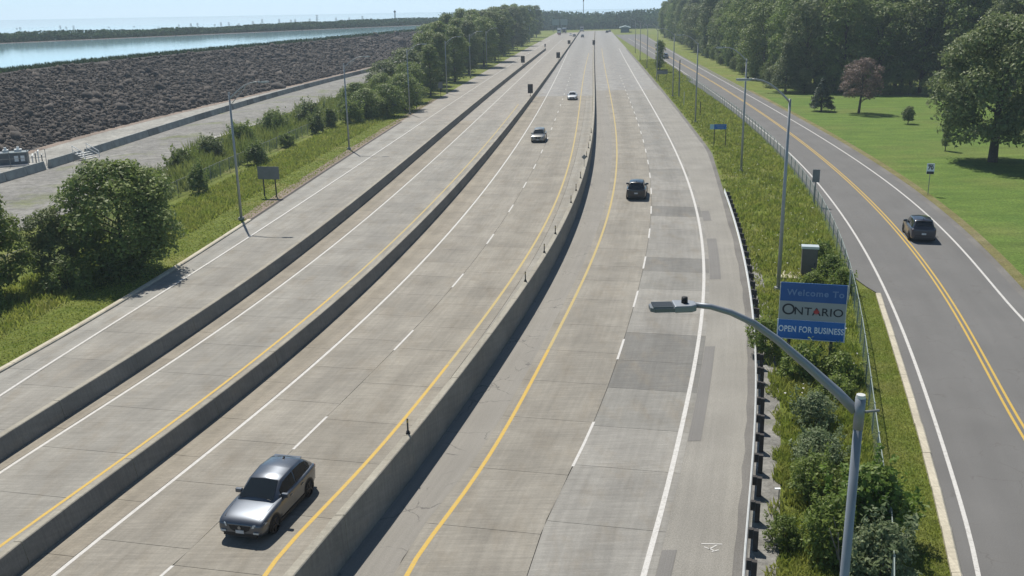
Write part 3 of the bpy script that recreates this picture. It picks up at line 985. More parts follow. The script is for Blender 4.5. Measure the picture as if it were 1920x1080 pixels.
# ------------------------------------------------------------------ lamp posts
def bez(a, b, c, d, n=10):
    a, b, c, d = map(Vector, (a, b, c, d))
    return [(a * (1 - t) ** 3 + b * 3 * t * (1 - t) ** 2 + c * 3 * t * t * (1 - t) + d * t ** 3) for t in [i / n for i in range(n + 1)]]
def lamp(label, x, y, side, hp, reach, ztip, za, mat='alum', group=None, brace=False, rz=0.0):
    t = thing('street_lamp', label, 'street lamp', (x, y, 0), rz, group)
    M_ = M[mat]
    MB().tube([(0, 0, 0), (0, 0, hp * .5), (0, 0, hp)], [.125, .105, .075], 10).build('pole', M_, t, True)
    MB().box((0, 0, .12), (.42, .42, .24)).build('base', M['block'], t)
    pts = bez((0, 0, za), (side * reach * .35, 0, za + (ztip - za) * .62), (side * reach * .6, 0, ztip), (side * reach, 0, ztip))
    arm = MB().tube(pts, [.065 - .02 * i / 10 for i in range(11)], 8).build('arm', M_, t, True)
    if brace:
        MB().tube([(0, 0, za - .55), (side * reach * .55, 0, za + (ztip - za) * .72)], .035, 6).build('brace', M_, arm)
    hx = side * reach
    h = MB().prism([(hx - side * .05, -.06), (hx + side * .12, -.15), (hx + side * .85, -.13), (hx + side * .9, .0), (hx + side * .85, .13), (hx + side * .12, .15), (hx - side * .05, .06)], 2, ztip - .06, ztip + .06).build('lamp_head', M_, t)
    MB().box((hx + side * .5, 0, ztip - .075), (.55, .2, .03)).build('lens', M['whitemetal'], h)
    MB().tube([(hx + side * .2, 0, ztip + .06), (hx + side * .2, 0, ztip + .15)], .06, 8).build('photocell', M['black'], h)
    return t
M['lampgrey'] = mat_plain('lamp_grey', (.33, .35, .36), .5, .4, .08)
LL = [(-23.8, 82.8), (-21.2, 126.5), (-17.4, 169.7), (-13.4, 211.7), (-10.0, 259.3), (-6.5, 300.7), (-3.2, 345), (.6, 390), (4.2, 435), (7.9, 480), (11.9, 525)]
for i, (x, y) in enumerate(LL):
    lamp(f'{ORD[i]} lamp post from the camera along the left verge, arm over the road', x, y, 1, 11.1, 2.6, 11.9, 10.5, 'lampgrey', 'lamp posts along the left verge', True)
RL = [(16.9, 58.1), (25.1, 102.9), (28.9, 149.2), (32.9, 194.3), (36.0, 236.0), (40.7, 286.3), (45.0, 333.4), (50, 385)]
for i, (x, y) in enumerate(RL):
    lamp(f'{ORD[i]} tall lamp post beyond the welcome sign on the right verge', x, y, -1, 12.0, 2.4, 13.2, 11.8, 'lampgrey', 'lamp posts along the right verge')

# the near lamp
t = thing('street_lamp', 'nearest grey lamp post, its long curved arm reaching over the guard rail', 'street lamp', (5.16, 13.15, 0))
MB().tube([(0, 0, 0), (0, 0, 6), (.0, 0, 11.85)], [.092, .078, .066], 20).build('pole', M['alum'], t, True)
MB().tube([(0, 0, 11.85), (0, 0, 11.9)], [.073, .064], 20).build('pole_cap', M['steel'], t)
MB().box((0, 0, .15), (.5, .5, .3)).build('base', M['block'], t)
armp = [(-.04, .05, 11.62), (-.28, .2, 11.86), (-.72, .3, 12.25), (-1.18, .35, 12.65), (-1.55, .38, 12.92), (-1.9, .4, 13.09), (-2.2, .42, 13.18), (-2.44, .43, 13.21)]
a = MB().tube(armp, [.078, .074, .066, .058, .052, .047, .044, .042], 14).build('arm', M['alum'], t, True)
MB().tube([(0, 0, 11.35), (0, 0, 11.85)], .076, 20).build('clamp', M['alum'], a, True)
MB().tube([(.08, 0, 11.62), (.3, .02, 11.63)], .022, 8).build('stub', M['weathered'], a)
hd = thing.__call__('lamp_head_root', '', '') if False else None
hp_ = [(-2.42, -.09), (-2.50, -.15), (-2.74, -.165), (-2.76, -.165), (-2.76, .165), (-2.74, .165), (-2.50, .15), (-2.42, .09)]
H1 = MB().prism([(x, y + .45) for x, y in hp_], 2, 13.13, 13.24).build('lamp_head', M['alum'], t)
bmod = H1.modifiers.new('bevel', 'BEVEL'); bmod.width = .02; bmod.segments = 2
M['fin'] = mat_plain('lamp_fin_grey', (.16, .18, .20), .5, .3, .1)
H2 = MB().prism([(x, y + .45) for x, y in ((-2.76, -.15), (-3.04, -.15), (-3.11, -.1), (-3.11, .1), (-3.04, .15), (-2.76, .15))], 2, 13.14, 13.20).build('led_panel', M['fin'], t)
for k in range(6):
    MB().box((-2.92, .45 - .125 + k * .05, 13.21), (.3, .012, .03)).build('cooling_fin', M['fin'], H2)
MB().tube([(-2.59, .45, 13.23), (-2.59, .45, 13.33)], [.05, .045], 14).build('photocell', M['black'], H1, True)

# ------------------------------------------------------------------ lettering helper
def text_mesh(name, s, size, mat, parent, loc, bold=0.0, sx=1.0, depth=.004, space=1.0):
    cu = bpy.data.curves.new(name, 'FONT')
    cu.body = s; cu.size = size; cu.align_x = 'CENTER'; cu.align_y = 'CENTER'; cu.offset = bold; cu.extrude = depth; cu.space_character = space
    tmp = bpy.data.objects.new(name, cu)
    C.objects.link(tmp)
    bpy.context.view_layer.update()
    me = bpy.data.meshes.new_from_object(tmp.evaluated_get(bpy.context.evaluated_depsgraph_get()))
    bpy.data.objects.remove(tmp)
    me.materials.clear(); me.materials.append(mat)
    nv = len(me.vertices)
    co = np.empty(nv * 3, dtype=np.float32); me.vertices.foreach_get('co', co); co = co.reshape(-1, 3)
    root = list(range(nv))
    def find(a):
        while root[a] != a:
            root[a] = root[root[a]]; a = root[a]
        return a
    for e in me.edges:
        a, b = find(e.vertices[0]), find(e.vertices[1])
        if a != b: root[a] = b
    # holes and rims of one glyph overlap in x: join the islands by their x range
    isl = {}
    for i in range(nv): isl.setdefault(find(i), []).append(i)
    glyphs = []
    for ids in sorted(isl.values(), key=lambda q: co[q, 0].min()):
        lo, hi = co[ids, 0].min(), co[ids, 0].max()
        if glyphs and lo < glyphs[-1][1] - .3 * (hi - lo): glyphs[-1][0].extend(ids); glyphs[-1][1] = max(hi, glyphs[-1][1])
        else: glyphs.append([list(ids), hi])
    which = {i: g for g, (ids, _) in enumerate(glyphs) for i in ids}
    for g, (ids, _) in enumerate(glyphs):
        mp = {i: k for k, i in enumerate(ids)}
        F = [[mp[i] for i in p.vertices] for p in me.polygons if which[p.vertices[0]] == g]
        o = mk('letter', co[ids], F, mat, parent)
        o.location, o.rotation_euler, o.scale = loc, (R(90), 0, 0), (sx, 1, 1)
    return None

# ------------------------------------------------------------------ welcome sign
M['signblue'] = mat_plain('sign_blue', (.018, .095, .30), .5, 0, .06, 1)
M['signblue2'] = mat_plain('sign_bright_blue', (.022, .15, .46), .5, 0, .05, 1)
M['signgrey'] = mat_plain('sign_silver', (.32, .345, .345), .5, 0, .05, 1)
M['letter_dim'] = mat_plain('faded_lettering', (.16, .26, .45), .6)
M['letter_white'] = mat_plain('white_lettering', (.8, .84, .88), .5)
M['letter_dark'] = mat_plain('dark_lettering', (.015, .02, .03), .5)
M['leafred'] = mat_plain('maple_red', (.42, .05, .05), .5)
ws = thing('welcome_sign', 'large blue and silver welcome sign for Ontario on the right verge', 'sign', (14.72, 44.6, 0), R(-16))
SW, SZ0 = 3.1, 1.52
def board(name, z0, z1, wd, mat, yf=0.0):
    return MB().box((0, yf, (z0 + z1) / 2), (wd, .05, z1 - z0)).build(name, mat, ws)
b1 = board('top_panel', SZ0 + 1.92, SZ0 + 2.86, SW, M['signblue'])
b2 = board('middle_panel', SZ0 + .97, SZ0 + 1.915, SW, M['signgrey'])
b3f = board('bottom_frame', SZ0 - .05, SZ0 + .965, SW + .12, M['letter_white'])
b3 = board('bottom_panel', SZ0 + .0, SZ0 + .95, SW + .01, M['signblue2'], -.03)
MB().box((-SW / 2 - .02, 0, SZ0 + 1.9), (.03, .06, 1.9)).box((SW / 2 + .02, 0, SZ0 + 1.9), (.03, .06, 1.9)).build('side_trim', M['steel'], ws)
text_mesh('lettering', 'Welcome To', .44, M['letter_dim'], b1, (.1, -.035, SZ0 + 2.36), .008, 1.02, space=1.12)
text_mesh('lettering', 'O', .80, M['letter_dark'], b2, (-1.12, -.035, SZ0 + 1.47), .004, 1.0)
text_mesh('lettering', 'NTARIO', .56, M['letter_dark'], b2, (.30, -.035, SZ0 + 1.42), .004, 1.08, space=1.05)
text_mesh('lettering', 'OPEN FOR BUSINESS', .43, M['letter_white'], b3, (.0, -.062, SZ0 + .48), .009, .74, space=1.06)
lf = [(0, -.2), (.02, -.06), (.12, -.1), (.1, -.04), (.2, .06), (.15, .07), (.16, .14), (.08, .08), (.1, .2), (.05, .17), (0, .28), (-.05, .17), (-.1, .2), (-.08, .08), (-.16, .14), (-.15, .07), (-.2, .06), (-.1, -.04), (-.12, -.1), (-.02, -.06)]
MB().prism([(x * .8 + .2, z * .8 + SZ0 + 1.40) for x, z in lf], 1, -.045, -.028).build('leaf_emblem', M['leafred'], b2)
for sx in (-1.0, 1.0):
    MB().box((sx, .13, (SZ0 + 2.7) / 2), (.15, .15, SZ0 + 2.7)).build('post', M['timber'], ws)
for z in (.35, 1.4, 2.4):
    MB().box((0, .05, SZ0 + z), (SW - .1, .05, .1)).build('back_batten', M['timber'], ws)

# ------------------------------------------------------------------ cabinet on the verge
cb = thing('utility_cabinet', 'tall brown metal utility cabinet on a concrete pad behind the welcome sign', 'utility cabinet', (19.75, 61.2, 0), R(-14))
MB().box((0, 0, 1.03), (.98, .75, 1.92)).build('body', mat_plain('cabinet_brown', (.125, .118, .11), .6, .2, .1), cb)
MB().prism([(-.45, 1.99), (.45, 1.99), (.45, 2.1), (-.45, 2.15)], 0, -.55, .55).build('roof', mat_plain('cabinet_lid', (.62, .68, .70), .35, .3, .05), cb)
d_ = MB().box((0, -.385, 1.05), (.86, .02, 1.74)).build('door', mat_plain('cabinet_door', (.13, .122, .113), .6, .2, .1), cb)
MB().box((.33, -.41, .95), (.04, .03, .2)).build('handle', M['black'], d_)
MB().box((-.75, -.1, .035), (2.6, 1.6, .13)).build('pad', M['kerb'], cb)

# ------------------------------------------------------------------ small signs
def sign(label, x, y, rz, wd, z0, z1, mat, posts, name='road_sign', postmat='timber', front=None):
    t = thing(name, label, 'sign', (x, y, 0), rz)
    MB().box((0, -.02, (z0 + z1) / 2), (wd, .03, z1 - z0)).build('panel', mat, t)
    for px in posts:
        MB().box((px, .055, z1 / 2), (.1, .1, z1)).build('post', M[postmat], t)
    return t
M['signback'] = mat_plain('sign_back_aluminium', (.20, .205, .215), .5, .3, .08)
sign('wide grey sign back on two posts on the left verge', -23.8, 93.6, R(-10), 2.25, 1.75, 3.0, M['signback'], (-.62, .62))
t = sign('blue street name sign on two posts on the right verge', 27.1, 123.2, R(-8), 1.55, 2.15, 2.8, M['signblue2'], (-.72, .72))
MB().box((-1.05, -.02, 2.47), (.5, .03, .62)).build('emblem_panel', mat_plain('pale_teal', (.35, .55, .6), .5), t)
for k, wd in enumerate((1.1, .8)):
    MB().box((.05, -.04, 2.58 - .24 * k), (wd, .01, .1)).build('lettering', M['letter_dim'], t)
t = sign('pale sign board with dark top edge on two posts beyond the blue sign', 37.0, 234, R(-8), 2.5, 1.75, 2.6, M['signback'], (-.9, .9))
MB().box((0, -.02, 2.75), (2.5, .04, .26)).build('dark_header', M['timber'], t)
t = sign('plain grey sign back on a post at the side road fence', 27.35, 84.5, R(-16), .62, 2.1, 3.25, M['signback'], (0,), postmat='weathered')
t = sign('white 70 speed limit sign on a thin post at the lawn edge', 39.3, 88.5, R(-18), .66, 1.95, 2.95, M['letter_white'], (), postmat='weathered')
MB().tube([(0, .05, 0), (0, .05, 2.9)], .035, 6).build('post', M['weathered'], t)
text_mesh('lettering', '70', .5, M['letter_dark'], t, (0, -.04, 2.55), .02, .95)
MB().box((0, -.04, 2.82), (.46, .008, .07)).build('lettering', M['letter_dark'], t)
MB().box((0, -.045, 2.08), (.62, .03, .24)).build('lower_tab', M['letter_dark'], t)
# service post without lamp, small stakes
t = thing('utility_pole', 'short bare pole without a lamp beside the far right lamp posts', 'pole', (33.7, 191.7, 0))
MB().tube([(0, 0, 0), (0, 0, 7.3)], [.14, .1], 8).build('shaft', M['weathered'], t)
t = thing('marker_stake', 'small pale plate on a stake in the right verge', 'post', (9.55, 31.1, 0))
MB().tube([(0, 0, 0), (0, 0, .62)], .02, 6).build('stake', M['weathered'], t)
MB().box((-.06, 0, .64), (.2, .1, .025)).build('plate', M['letter_white'], t)
for x, y, lb in ((31.3, 157.8, 'dark timber stake on the right verge beyond the third lamp post'), (31.9, 176, 'short white marker post by the far right fence')):
    tag(MB().tube([(x, y, 0), (x, y, 2.4)], [.07, .06], 6).build('stake', M['timber' if 'dark' in lb else 'white']), lb, 'post')
for i, (x, y) in enumerate(((-17.0, 178.5), (-14.3, 205), (-20.0, 168.0))):
    t = sign(f'{["upright dark", "narrow grey", "low grey"][i]} sign back beside the left tree row', x, y, 0, (.9, 1.0, 1.2)[i], (1.4, 1.6, 1.2)[i], (3.1, 3.0, 3.4)[i], M['signback'], (0,))
# ------------------------------------------------------------------ vehicles
def paint(name, col, metal=.45, rough=.32):
    m, t, p = nt(name)
    f = remap(t, noise(t, ocoord(t), 2.0, 3), .95, 1.05)
    t.links.new(cmul(t, col, f), p.inputs['Base Color'])
    p.inputs['Metallic'].default_value = metal
    p.inputs['Roughness'].default_value = rough
    p.inputs['Coat Weight'].default_value = .7
    p.inputs['Coat Roughness'].default_value = .08
    return m
def mglass():
    m, t, p = nt('car_glass')
    p.inputs['Base Color'].default_value = (.012, .016, .018, 1)
    p.inputs['Roughness'].default_value = .06
    p.inputs['Specular IOR Level'].default_value = .6
    return m
M['glass'] = mglass()
M['tyre'] = mat_plain('tyre_rubber', (.018, .018, .018), .85)
M['rim'] = mat_plain('alloy', (.30, .31, .32), .35, .8)
M['rim_dark'] = mat_plain('dark_alloy', (.05, .05, .055), .4, .6)
M['trim'] = mat_plain('black_trim', (.02, .02, .021), .55)
M['lens'] = mat_plain('headlight', (.55, .60, .62), .15, .2)
M['tail'] = mat_plain('tail_light', (.20, .012, .012), .25)
M['plate'] = mat_plain('licence_plate', (.55, .57, .58), .5)

def lerp(a, b, t): return a + (b - a) * t
def prof(tab, s):
    for a, b in zip(tab[:-1], tab[1:]):
        if s <= b[0]:
            k = 0 if b[0] == a[0] else (s - a[0]) / (b[0] - a[0])
            return [lerp(p, q, k) for p, q in zip(a, b)]
    return list(tab[-1])

KINDS = {
    # s from nose, half width, bottom z, shoulder z, centre top z
    'hatch': dict(L=4.4, tab=[(0, .68, .34, .60, .66), (.06, .84, .24, .70, .77), (.30, .885, .2, .80, .88), (.85, .895, .2, .88, .95), (1.3, .895, .2, .93, 1.0), (2.4, .895, .2, .96, .99), (3.5, .895, .2, .99, 1.02), (4.05, .875, .22, 1.0, 1.04), (4.3, .82, .28, .98, 1.0), (4.4, .70, .36, .9, .93)],
                  cab=[(1.18, .74, .97, .70, 0.99), (1.98, .82, .97, .62, 1.45), (2.8, .82, .98, .65, 1.535), (3.62, .81, 1.0, .62, 1.49), (4.24, .76, 1.0, .69, 1.08)], wb=2.66, f=.86, wr=.345, htop=1.54),
    'suv': dict(L=4.6, tab=[(0, .68, .36, .72, .78), (.10, .84, .26, .82, .88), (.35, .91, .23, .92, .99), (.9, .925, .22, .99, 1.06), (1.3, .925, .22, 1.03, 1.1), (2.4, .925, .22, 1.05, 1.09), (3.6, .925, .22, 1.08, 1.1), (4.3, .91, .24, 1.08, 1.1), (4.52, .86, .3, 1.05, 1.08), (4.6, .76, .38, .98, 1.0)],
                cab=[(1.2, .78, 1.05, .74, 1.08), (1.95, .84, 1.05, .62, 1.60), (2.9, .84, 1.06, .64, 1.69), (4.0, .83, 1.07, .62, 1.63), (4.5, .78, 1.07, .70, 1.12)], wb=2.7, f=.92, wr=.365, htop=1.69),
    'sedan': dict(L=4.7, tab=[(0, .60, .32, .55, .6), (.12, .80, .22, .64, .7), (.35, .88, .19, .72, .8), (.95, .90, .18, .82, .9), (1.4, .90, .18, .87, .94), (2.5, .90, .18, .9, .93), (3.7, .90, .18, .93, .98), (4.3, .87, .2, .95, 1.0), (4.6, .8, .28, .92, .96), (4.7, .7, .36, .84, .88)],
                  cab=[(1.3, .74, .9, .70, .93), (2.1, .79, .9, .56, 1.38), (2.8, .79, .92, .58, 1.45), (3.3, .78, .93, .56, 1.4), (4.1, .72, .95, .64, 1.0)], wb=2.75, f=.9, wr=.335, htop=1.45),
}
def car(kind, label, cat, x, y, rz, pm, dark_rim=False, scale=1.0, small=False):
    K = KINDS[kind]
    L = K['L']
    t = thing('car', label, cat, (x, y, 0), rz)
    Yof = lambda s: L / 2 - s                     # nose at +y
    # lower body
    V, F = [], []
    st0 = K['tab']
    st = [st0[0], tuple(prof(st0, st0[1][0] * .4))] + list(st0[1:-1]) + [tuple(prof(st0, lerp(st0[-2][0], st0[-1][0], .6))), st0[-1]]
    ring_n = 14
    for s, hw, zb, zs, zt in st:
        zm = lerp(zb, zs, .55)
        half = [(0, zb), (hw * .86, zb), (hw * .97, zb + .07), (hw * 1.0, zm), (hw * .995, zs - .09), (hw * .985, zs - .035), (hw * .95, zs + .0), (hw * .90, zs + (zt - zs) * .4), (hw * .6, zt - .008), (0, zt)]
        ring = half + [(-a, b) for a, b in half[-2:0:-1]]
        V += [(a, Yof(s), b) for a, b in ring]
        n = len(ring)
    for i in range(len(st) - 1):
        for k in range(n):
            F.append([i * n + k, i * n + (k + 1) % n, (i + 1) * n + (k + 1) % n, (i + 1) * n + k])
    F.append(list(range(n))[::-1]); F.append([(len(st) - 1) * n + k for k in range(n)])
    body = mk('body', V, F, pm, t, True)
    ms = body.modifiers.new('sub', 'SUBSURF'); ms.levels = 1 if small else 2; ms.render_levels = 1 if small else 2
    # cabin
    cab = K['cab']
    V, F = [], []
    ss = sorted(set([c[0] for c in cab] + [lerp(cab[0][0], cab[-1][0], q) for q in np.linspace(0, 1, 9)]))
    for s in ss:
        _, wbt, zb, wt, zt = prof(cab, s)
        zl = max(zb - .06, .3)
        half = [(wbt, zl), (lerp(wbt, wt, .96), max(zl + .01, zt - .05)), (wt - .07, max(zl + .02, zt - .008)), (0, zt + .03)]
        ring = half + [(-a, b) for a, b in half[-2::-1]]
        V += [(a, Yof(s), b) for a, b in ring]
    n = 7
    for i in range(len(ss) - 1):
        for k in range(n - 1):
            F.append([i * n + k, i * n + k + 1, (i + 1) * n + k + 1, (i + 1) * n + k])
    F.append(list(range(n))[::-1]); F.append([(len(ss) - 1) * n + k for k in range(n)])
    roof = mk('roof', V, F, pm, t, True)
    # panes
    def top_pane(name, s0, s1, m0, m1):
        V = []
        for q in np.linspace(0, 1, 5):
            s = lerp(s0, s1, q)
            _, wbt, zb, wt, zt = prof(cab, s)
            hw = wt - lerp(m0, m1, q)
            for u in (-1, -.5, 0, .5, 1):
                V.append((hw * u, Yof(s) , zt + .03 * (1 - abs(u) * hw / max(wt - .07, .1)) + .016))
        F = [[i * 5 + k, i * 5 + k + 1, (i + 1) * 5 + k + 1, (i + 1) * 5 + k] for i in range(4) for k in range(4)]
        return mk(name, V, F, M['glass'], t, True)
    c0, c1, c2, c3, c4 = cab
    top_pane('windshield', c0[0] + .06, c1[0] - .05, .03, .09)
    top_pane('rear_window', c3[0] + .05, c4[0] - .09, .09, .08)
    for sd in (-1, 1):
        for nm, sa, sb in (('side_window', lerp(c0[0], c1[0], .62), lerp(c1[0], c3[0], .42)), ('side_window', lerp(c1[0], c3[0], .46), lerp(c3[0], c4[0], .12)), ('quarter_window', lerp(c3[0], c4[0], .18), lerp(c3[0], c4[0], .5))):
            V = []
            for s in np.linspace(sa, sb, 4):
                _, wbt, zb, wt, zt = prof(cab, s)
                ztp = max(zt - .085, zb + .03); zl = zb - .06
                for z in (zb + .02, ztp):
                    q = (z - zl) / max(zt - .05 - zl, .01)
                    xx = lerp(wbt, lerp(wbt, wt, .96), q)
                    V.append((sd * (xx + .012), Yof(s), z))
            mk(nm, V, [[i * 2, i * 2 + 1, i * 2 + 3, i * 2 + 2] for i in range(3)], M['glass'], t)
    # wheels
    fx = K['f']
    W_ = st0[4][1]
    r = K['wr']
    for s in (fx, fx + K['wb']):
        for sd in (-1, 1):
            pr = [(-.11, r * .72), (-.11, r * .93), (-.08, r), (.08, r), (.11, r * .93), (.11, r * .72)]
            V, F = [], []
            m_ = 22
            for a, rr in pr:
                for k in range(m_):
                    an = 2 * math.pi * k / m_
                    V.append((a, rr * math.cos(an), rr * math.sin(an)))
            F = [[i * m_ + k, i * m_ + (k + 1) % m_, (i + 1) * m_ + (k + 1) % m_, (i + 1) * m_ + k] for i in range(5) for k in range(m_)]
            wh = mk('wheel', V, F, M['tyre'], t, True); wh.location = (sd * (W_ - .085), Yof(s), r)
            rm = MB()
            rm.tube([(sd * .04, 0, 0), (sd * .06, 0, 0)], r * .73, 22)
            if not small:
                for k in range(5):
                    an = 2 * math.pi * k / 5
                    rm.tube([(sd * .08, 0, 0), (sd * .085, r * .7 * math.cos(an), r * .7 * math.sin(an))], [.05, .035], 5)
            rm.build('rim', M['rim_dark' if dark_rim else 'rim'], wh)
            V = [(0, (r + .055) * math.cos(2 * math.pi * k / 20), (r + .055) * math.sin(2 * math.pi * k / 20)) for k in range(20)]
            V = [(0, a, max(b, -.12)) for _, a, b in V]
            ar = mk('wheel_arch', V, [list(range(20))], M['trim'], t); ar.location = (sd * (W_ + .003), Yof(s), r)
    # faces
    hwf = st0[1][1]; zf = st0[1][3]
    for sd in (-1, 1):
        MB().add([(sd * hwf * .56, Yof(-.02), zf - .11), (sd * hwf * .98, Yof(.09), zf - .08), (sd * hwf * 1.08, Yof(.36), zf - .01), (sd * hwf * .99, Yof(.2), zf + .05), (sd * hwf * .6, Yof(.0), zf + .01)], [[0, 1, 2, 3, 4]]).build('headlight', M['lens'], t)
        zr = st0[-3][3]
        MB().box((sd * (st0[-2][1] - .17), Yof(L - .14), zr - .14), (.26, .2, .13), 0).build('tail_light', M['tail'], t)
        mr = MB().box((sd * (W_ + .015), Yof(K['cab'][0][0] + .50), K['cab'][0][2] + .06), (.26, .13, .16)).build('mirror', pm, t)
        bv = mr.modifiers.new('b', 'BEVEL'); bv.width = .03; bv.segments = 2
        if not small:
            for q, (sa, sb) in enumerate(((K['f'] + .52, K['f'] + 1.5), (K['f'] + 1.53, K['f'] + 2.35))):
                dr = MB().add([(sd * (W_ * .998), Yof(sa), .36), (sd * (W_ * .998), Yof(sb), .36), (sd * (W_ * .992), Yof(sb), st0[4][3] - .04), (sd * (W_ * .992), Yof(sa), st0[4][3] - .04)], [[0, 1, 2, 3]]).build('door', pm, t)
                MB().box((sd * (W_ + .01), Yof(sb - .18), st0[4][3] - .14), (.03, .18, .035)).build('handle', M['rim'], dr)
            MB().box((sd * (W_ - .03), Yof(K['f'] + K['wb'] / 2), .26), (.08, K['wb'] - .78, .12)).build('sill_trim', M['trim'], t)
    MB().prism([(-.36, zf - .20), (-.42, zf - .04), (.42, zf - .04), (.36, zf - .20), (.22, zf - .28), (-.22, zf - .28)], 1, Yof(.12), Yof(-.005)).build('grille', M['trim'], t)
    MB().box((0, Yof(.07), .30), (hwf * 1.5, .14, .12)).build('front_bumper', M['trim'], t)
    MB().box((0, Yof(L - .05), .36), (hwf * 1.7, .14, .14)).build('rear_bumper', M['trim'], t)
    MB().box((0, Yof(-.012), .42), (.31, .02, .12)).build('licence_plate', M['plate'], t)
    MB().box((0, Yof(L + .012), .70), (.31, .03, .13)).build('licence_plate', M['plate'], t)
    MB().box((0, Yof(L - .03), .56), (hwf * 1.4, .1, .05)).build('bumper_strip', M['trim'], t)
    if not small:
        zt_ = lambda s: prof(st0, s)[4]
        for sd in (-1, 1):
            MB().tube([(sd * .60, Yof(1.2), zt_(1.2) + .035), (sd * .12, Yof(1.32), zt_(1.2) + .075)], .012, 5).build('wiper', M['trim'], t)
            MB().tube([(sd * .66, Yof(.24), zt_(.24) - .03), (sd * .72, Yof(.8), zt_(.8) - .035), (sd * .74, Yof(1.15), zt_(1.15) - .045)], .009, 5).build('bonnet_seam', M['trim'], t)
            MB().box((sd * .62, Yof(.0), .42), (.2, .06, .06)).build('fog_lamp', M['lens'], t)
        MB().tube([(0, Yof(-.012), zf - .13), (0, Yof(-.03), zf - .13)], .06, 12).build('emblem', M['rim'], t)
        MB().prism([(Yof(c3[0] - .12), c3[4] + .02), (Yof(c3[0] - .32), c3[4] + .02), (Yof(c3[0] - .16), c3[4] + .12)], 0, -.02, .02).build('antenna_fin', M['trim'], t)
        MB().box((0, Yof(c3[0] + .07), c3[4] - .025), (c3[3] * 1.75, .2, .03)).build('spoiler', pm, t)
    return t
P_grey = paint('grey_metallic', (.095, .108, .13), .7, .36)
P_black = paint('black_paint', (.012, .013, .016), .2, .3)
P_char = paint('charcoal_paint', (.042, .045, .06), .5, .3)
P_beige = paint('beige_metallic', (.20, .20, .19), .5, .35)
P_white = paint('white_paint_gloss', (.68, .70, .71), 0, .35)
P_dark = paint('dark_blue_paint', (.02, .025, .04), .3, .3)
P_red = paint('red_paint', (.18, .02, .02), .3, .3)
car('hatch', 'grey metallic hatchback driving towards the camera, nearest car on the highway', 'car', -8.95, 31.3, math.pi - .253, P_grey, True)
car('suv', 'black sport utility car driving away on the right carriageway', 'car', 12.15, 90.4, -.17, P_black, True)
car('suv', 'charcoal sport utility car driving away on the side road', 'car', 31.55, 72.0, -.24, P_char, True)
car('suv', 'beige sport utility car coming down the left carriageway', 'car', 4.1, 131.6, math.pi - .12, P_beige)
car('sedan', 'white sedan in the left carriageway beyond the beige car', 'car', 12.7, 192.6, math.pi - .1, P_white)
car('suv', 'dark car coming towards the camera far along the side road', 'car', 54.6, 339, math.pi - .12, P_dark, small=True)
car('suv', 'far dark car on the left carriageway near the tree line', 'car', 45.4, 597, math.pi - .1, P_black, small=True)
car('suv', 'far black car nearest the median on the right carriageway', 'car', 69.6, 690, -.1, P_black, small=True)
car('sedan', 'far dark car at the right edge of the right carriageway', 'car', 74.0, 715, -.1, P_dark, small=True)
car('sedan', 'far white car in the queue on the middle lane', 'car', 41.0, 640, math.pi - .1, P_white, small=True)
car('suv', 'far dark car in the queue beside the yellow line barrier', 'car', 41.5, 612, math.pi - .1, P_char, small=True)
car('hatch', 'far red car in the queue before the tree line', 'car', 34.5, 655, math.pi - .1, P_red, small=True)
def truck(label, x, y, rz, col, roofcol):
    t = thing('truck', label, 'truck', (x, y, 0), rz)
    MB().box((0, -2.2, 2.4), (2.5, 8.2, 2.7)).build('cargo_box', col, t)
    MB().box((0, 2.9, 1.75), (2.4, 1.9, 2.3)).build('cab', roofcol, t)
    MB().box((0, 3.87, 2.2), (2.1, .06, .9)).build('windshield', M['glass'], t)
    MB().box((0, -.8, .8), (2.2, 9.6, .3)).build('chassis', M['trim'], t)
    for yy in (2.8, -3.6, -5.0):
        for s in (-1, 1):
            MB().tube([(s * 1.2, yy, .5), (s * .9, yy, .5)], .5, 12).build('wheel', M['tyre'], t)
truck('far white box truck in the queue, left of the other truck', 36.2, 690, math.pi - .1, P_white, P_white)
truck('far white box truck in the queue, right of the other truck', 40.6, 705, math.pi - .1, P_white, P_dark)
truck('far grey truck against the tree line', 56.0, 742, math.pi - .1, P_beige, P_white)
# ------------------------------------------------------------------ vegetation
M['leaf_a'] = mat_leaf('leaves_dark_green', (.13, .18, .048), (.21, .265, .072), .38, .22)
M['leaf_b'] = mat_leaf('leaves_grey_green', (.125, .162, .062), (.19, .23, .088), .36, .2)
M['leaf_c'] = mat_leaf('leaves_fresh_green', (.135, .20, .042), (.19, .25, .06), .38, .12)
M['leaf_d'] = mat_leaf('needles_blue_green', (.045, .075, .042), (.07, .10, .055), .15, .15)
M['leaf_red'] = mat_leaf('leaves_reddish_brown', (.19, .135, .115), (.25, .19, .16), .35, .1)
M['leaf_bright'] = mat_leaf('leaves_bright_green', (.13, .22, .038), (.20, .28, .06), .42, .1, 1.2)
M['leaf_sage'] = mat_leaf('leaves_sage', (.16, .21, .10), (.22, .27, .14), .4, .1, 1.2)
M['leaf_weed'] = mat_leaf('leaves_weed', (.15, .21, .045), (.22, .28, .065), .45, .15, 1.0)
M['bark'] = mat_plain('bark', (.075, .062, .052), .9, 0, .3, 4)
M['twig'] = mat_plain('grey_twigs', (.22, .20, .18), .9, 0, .2, 6)

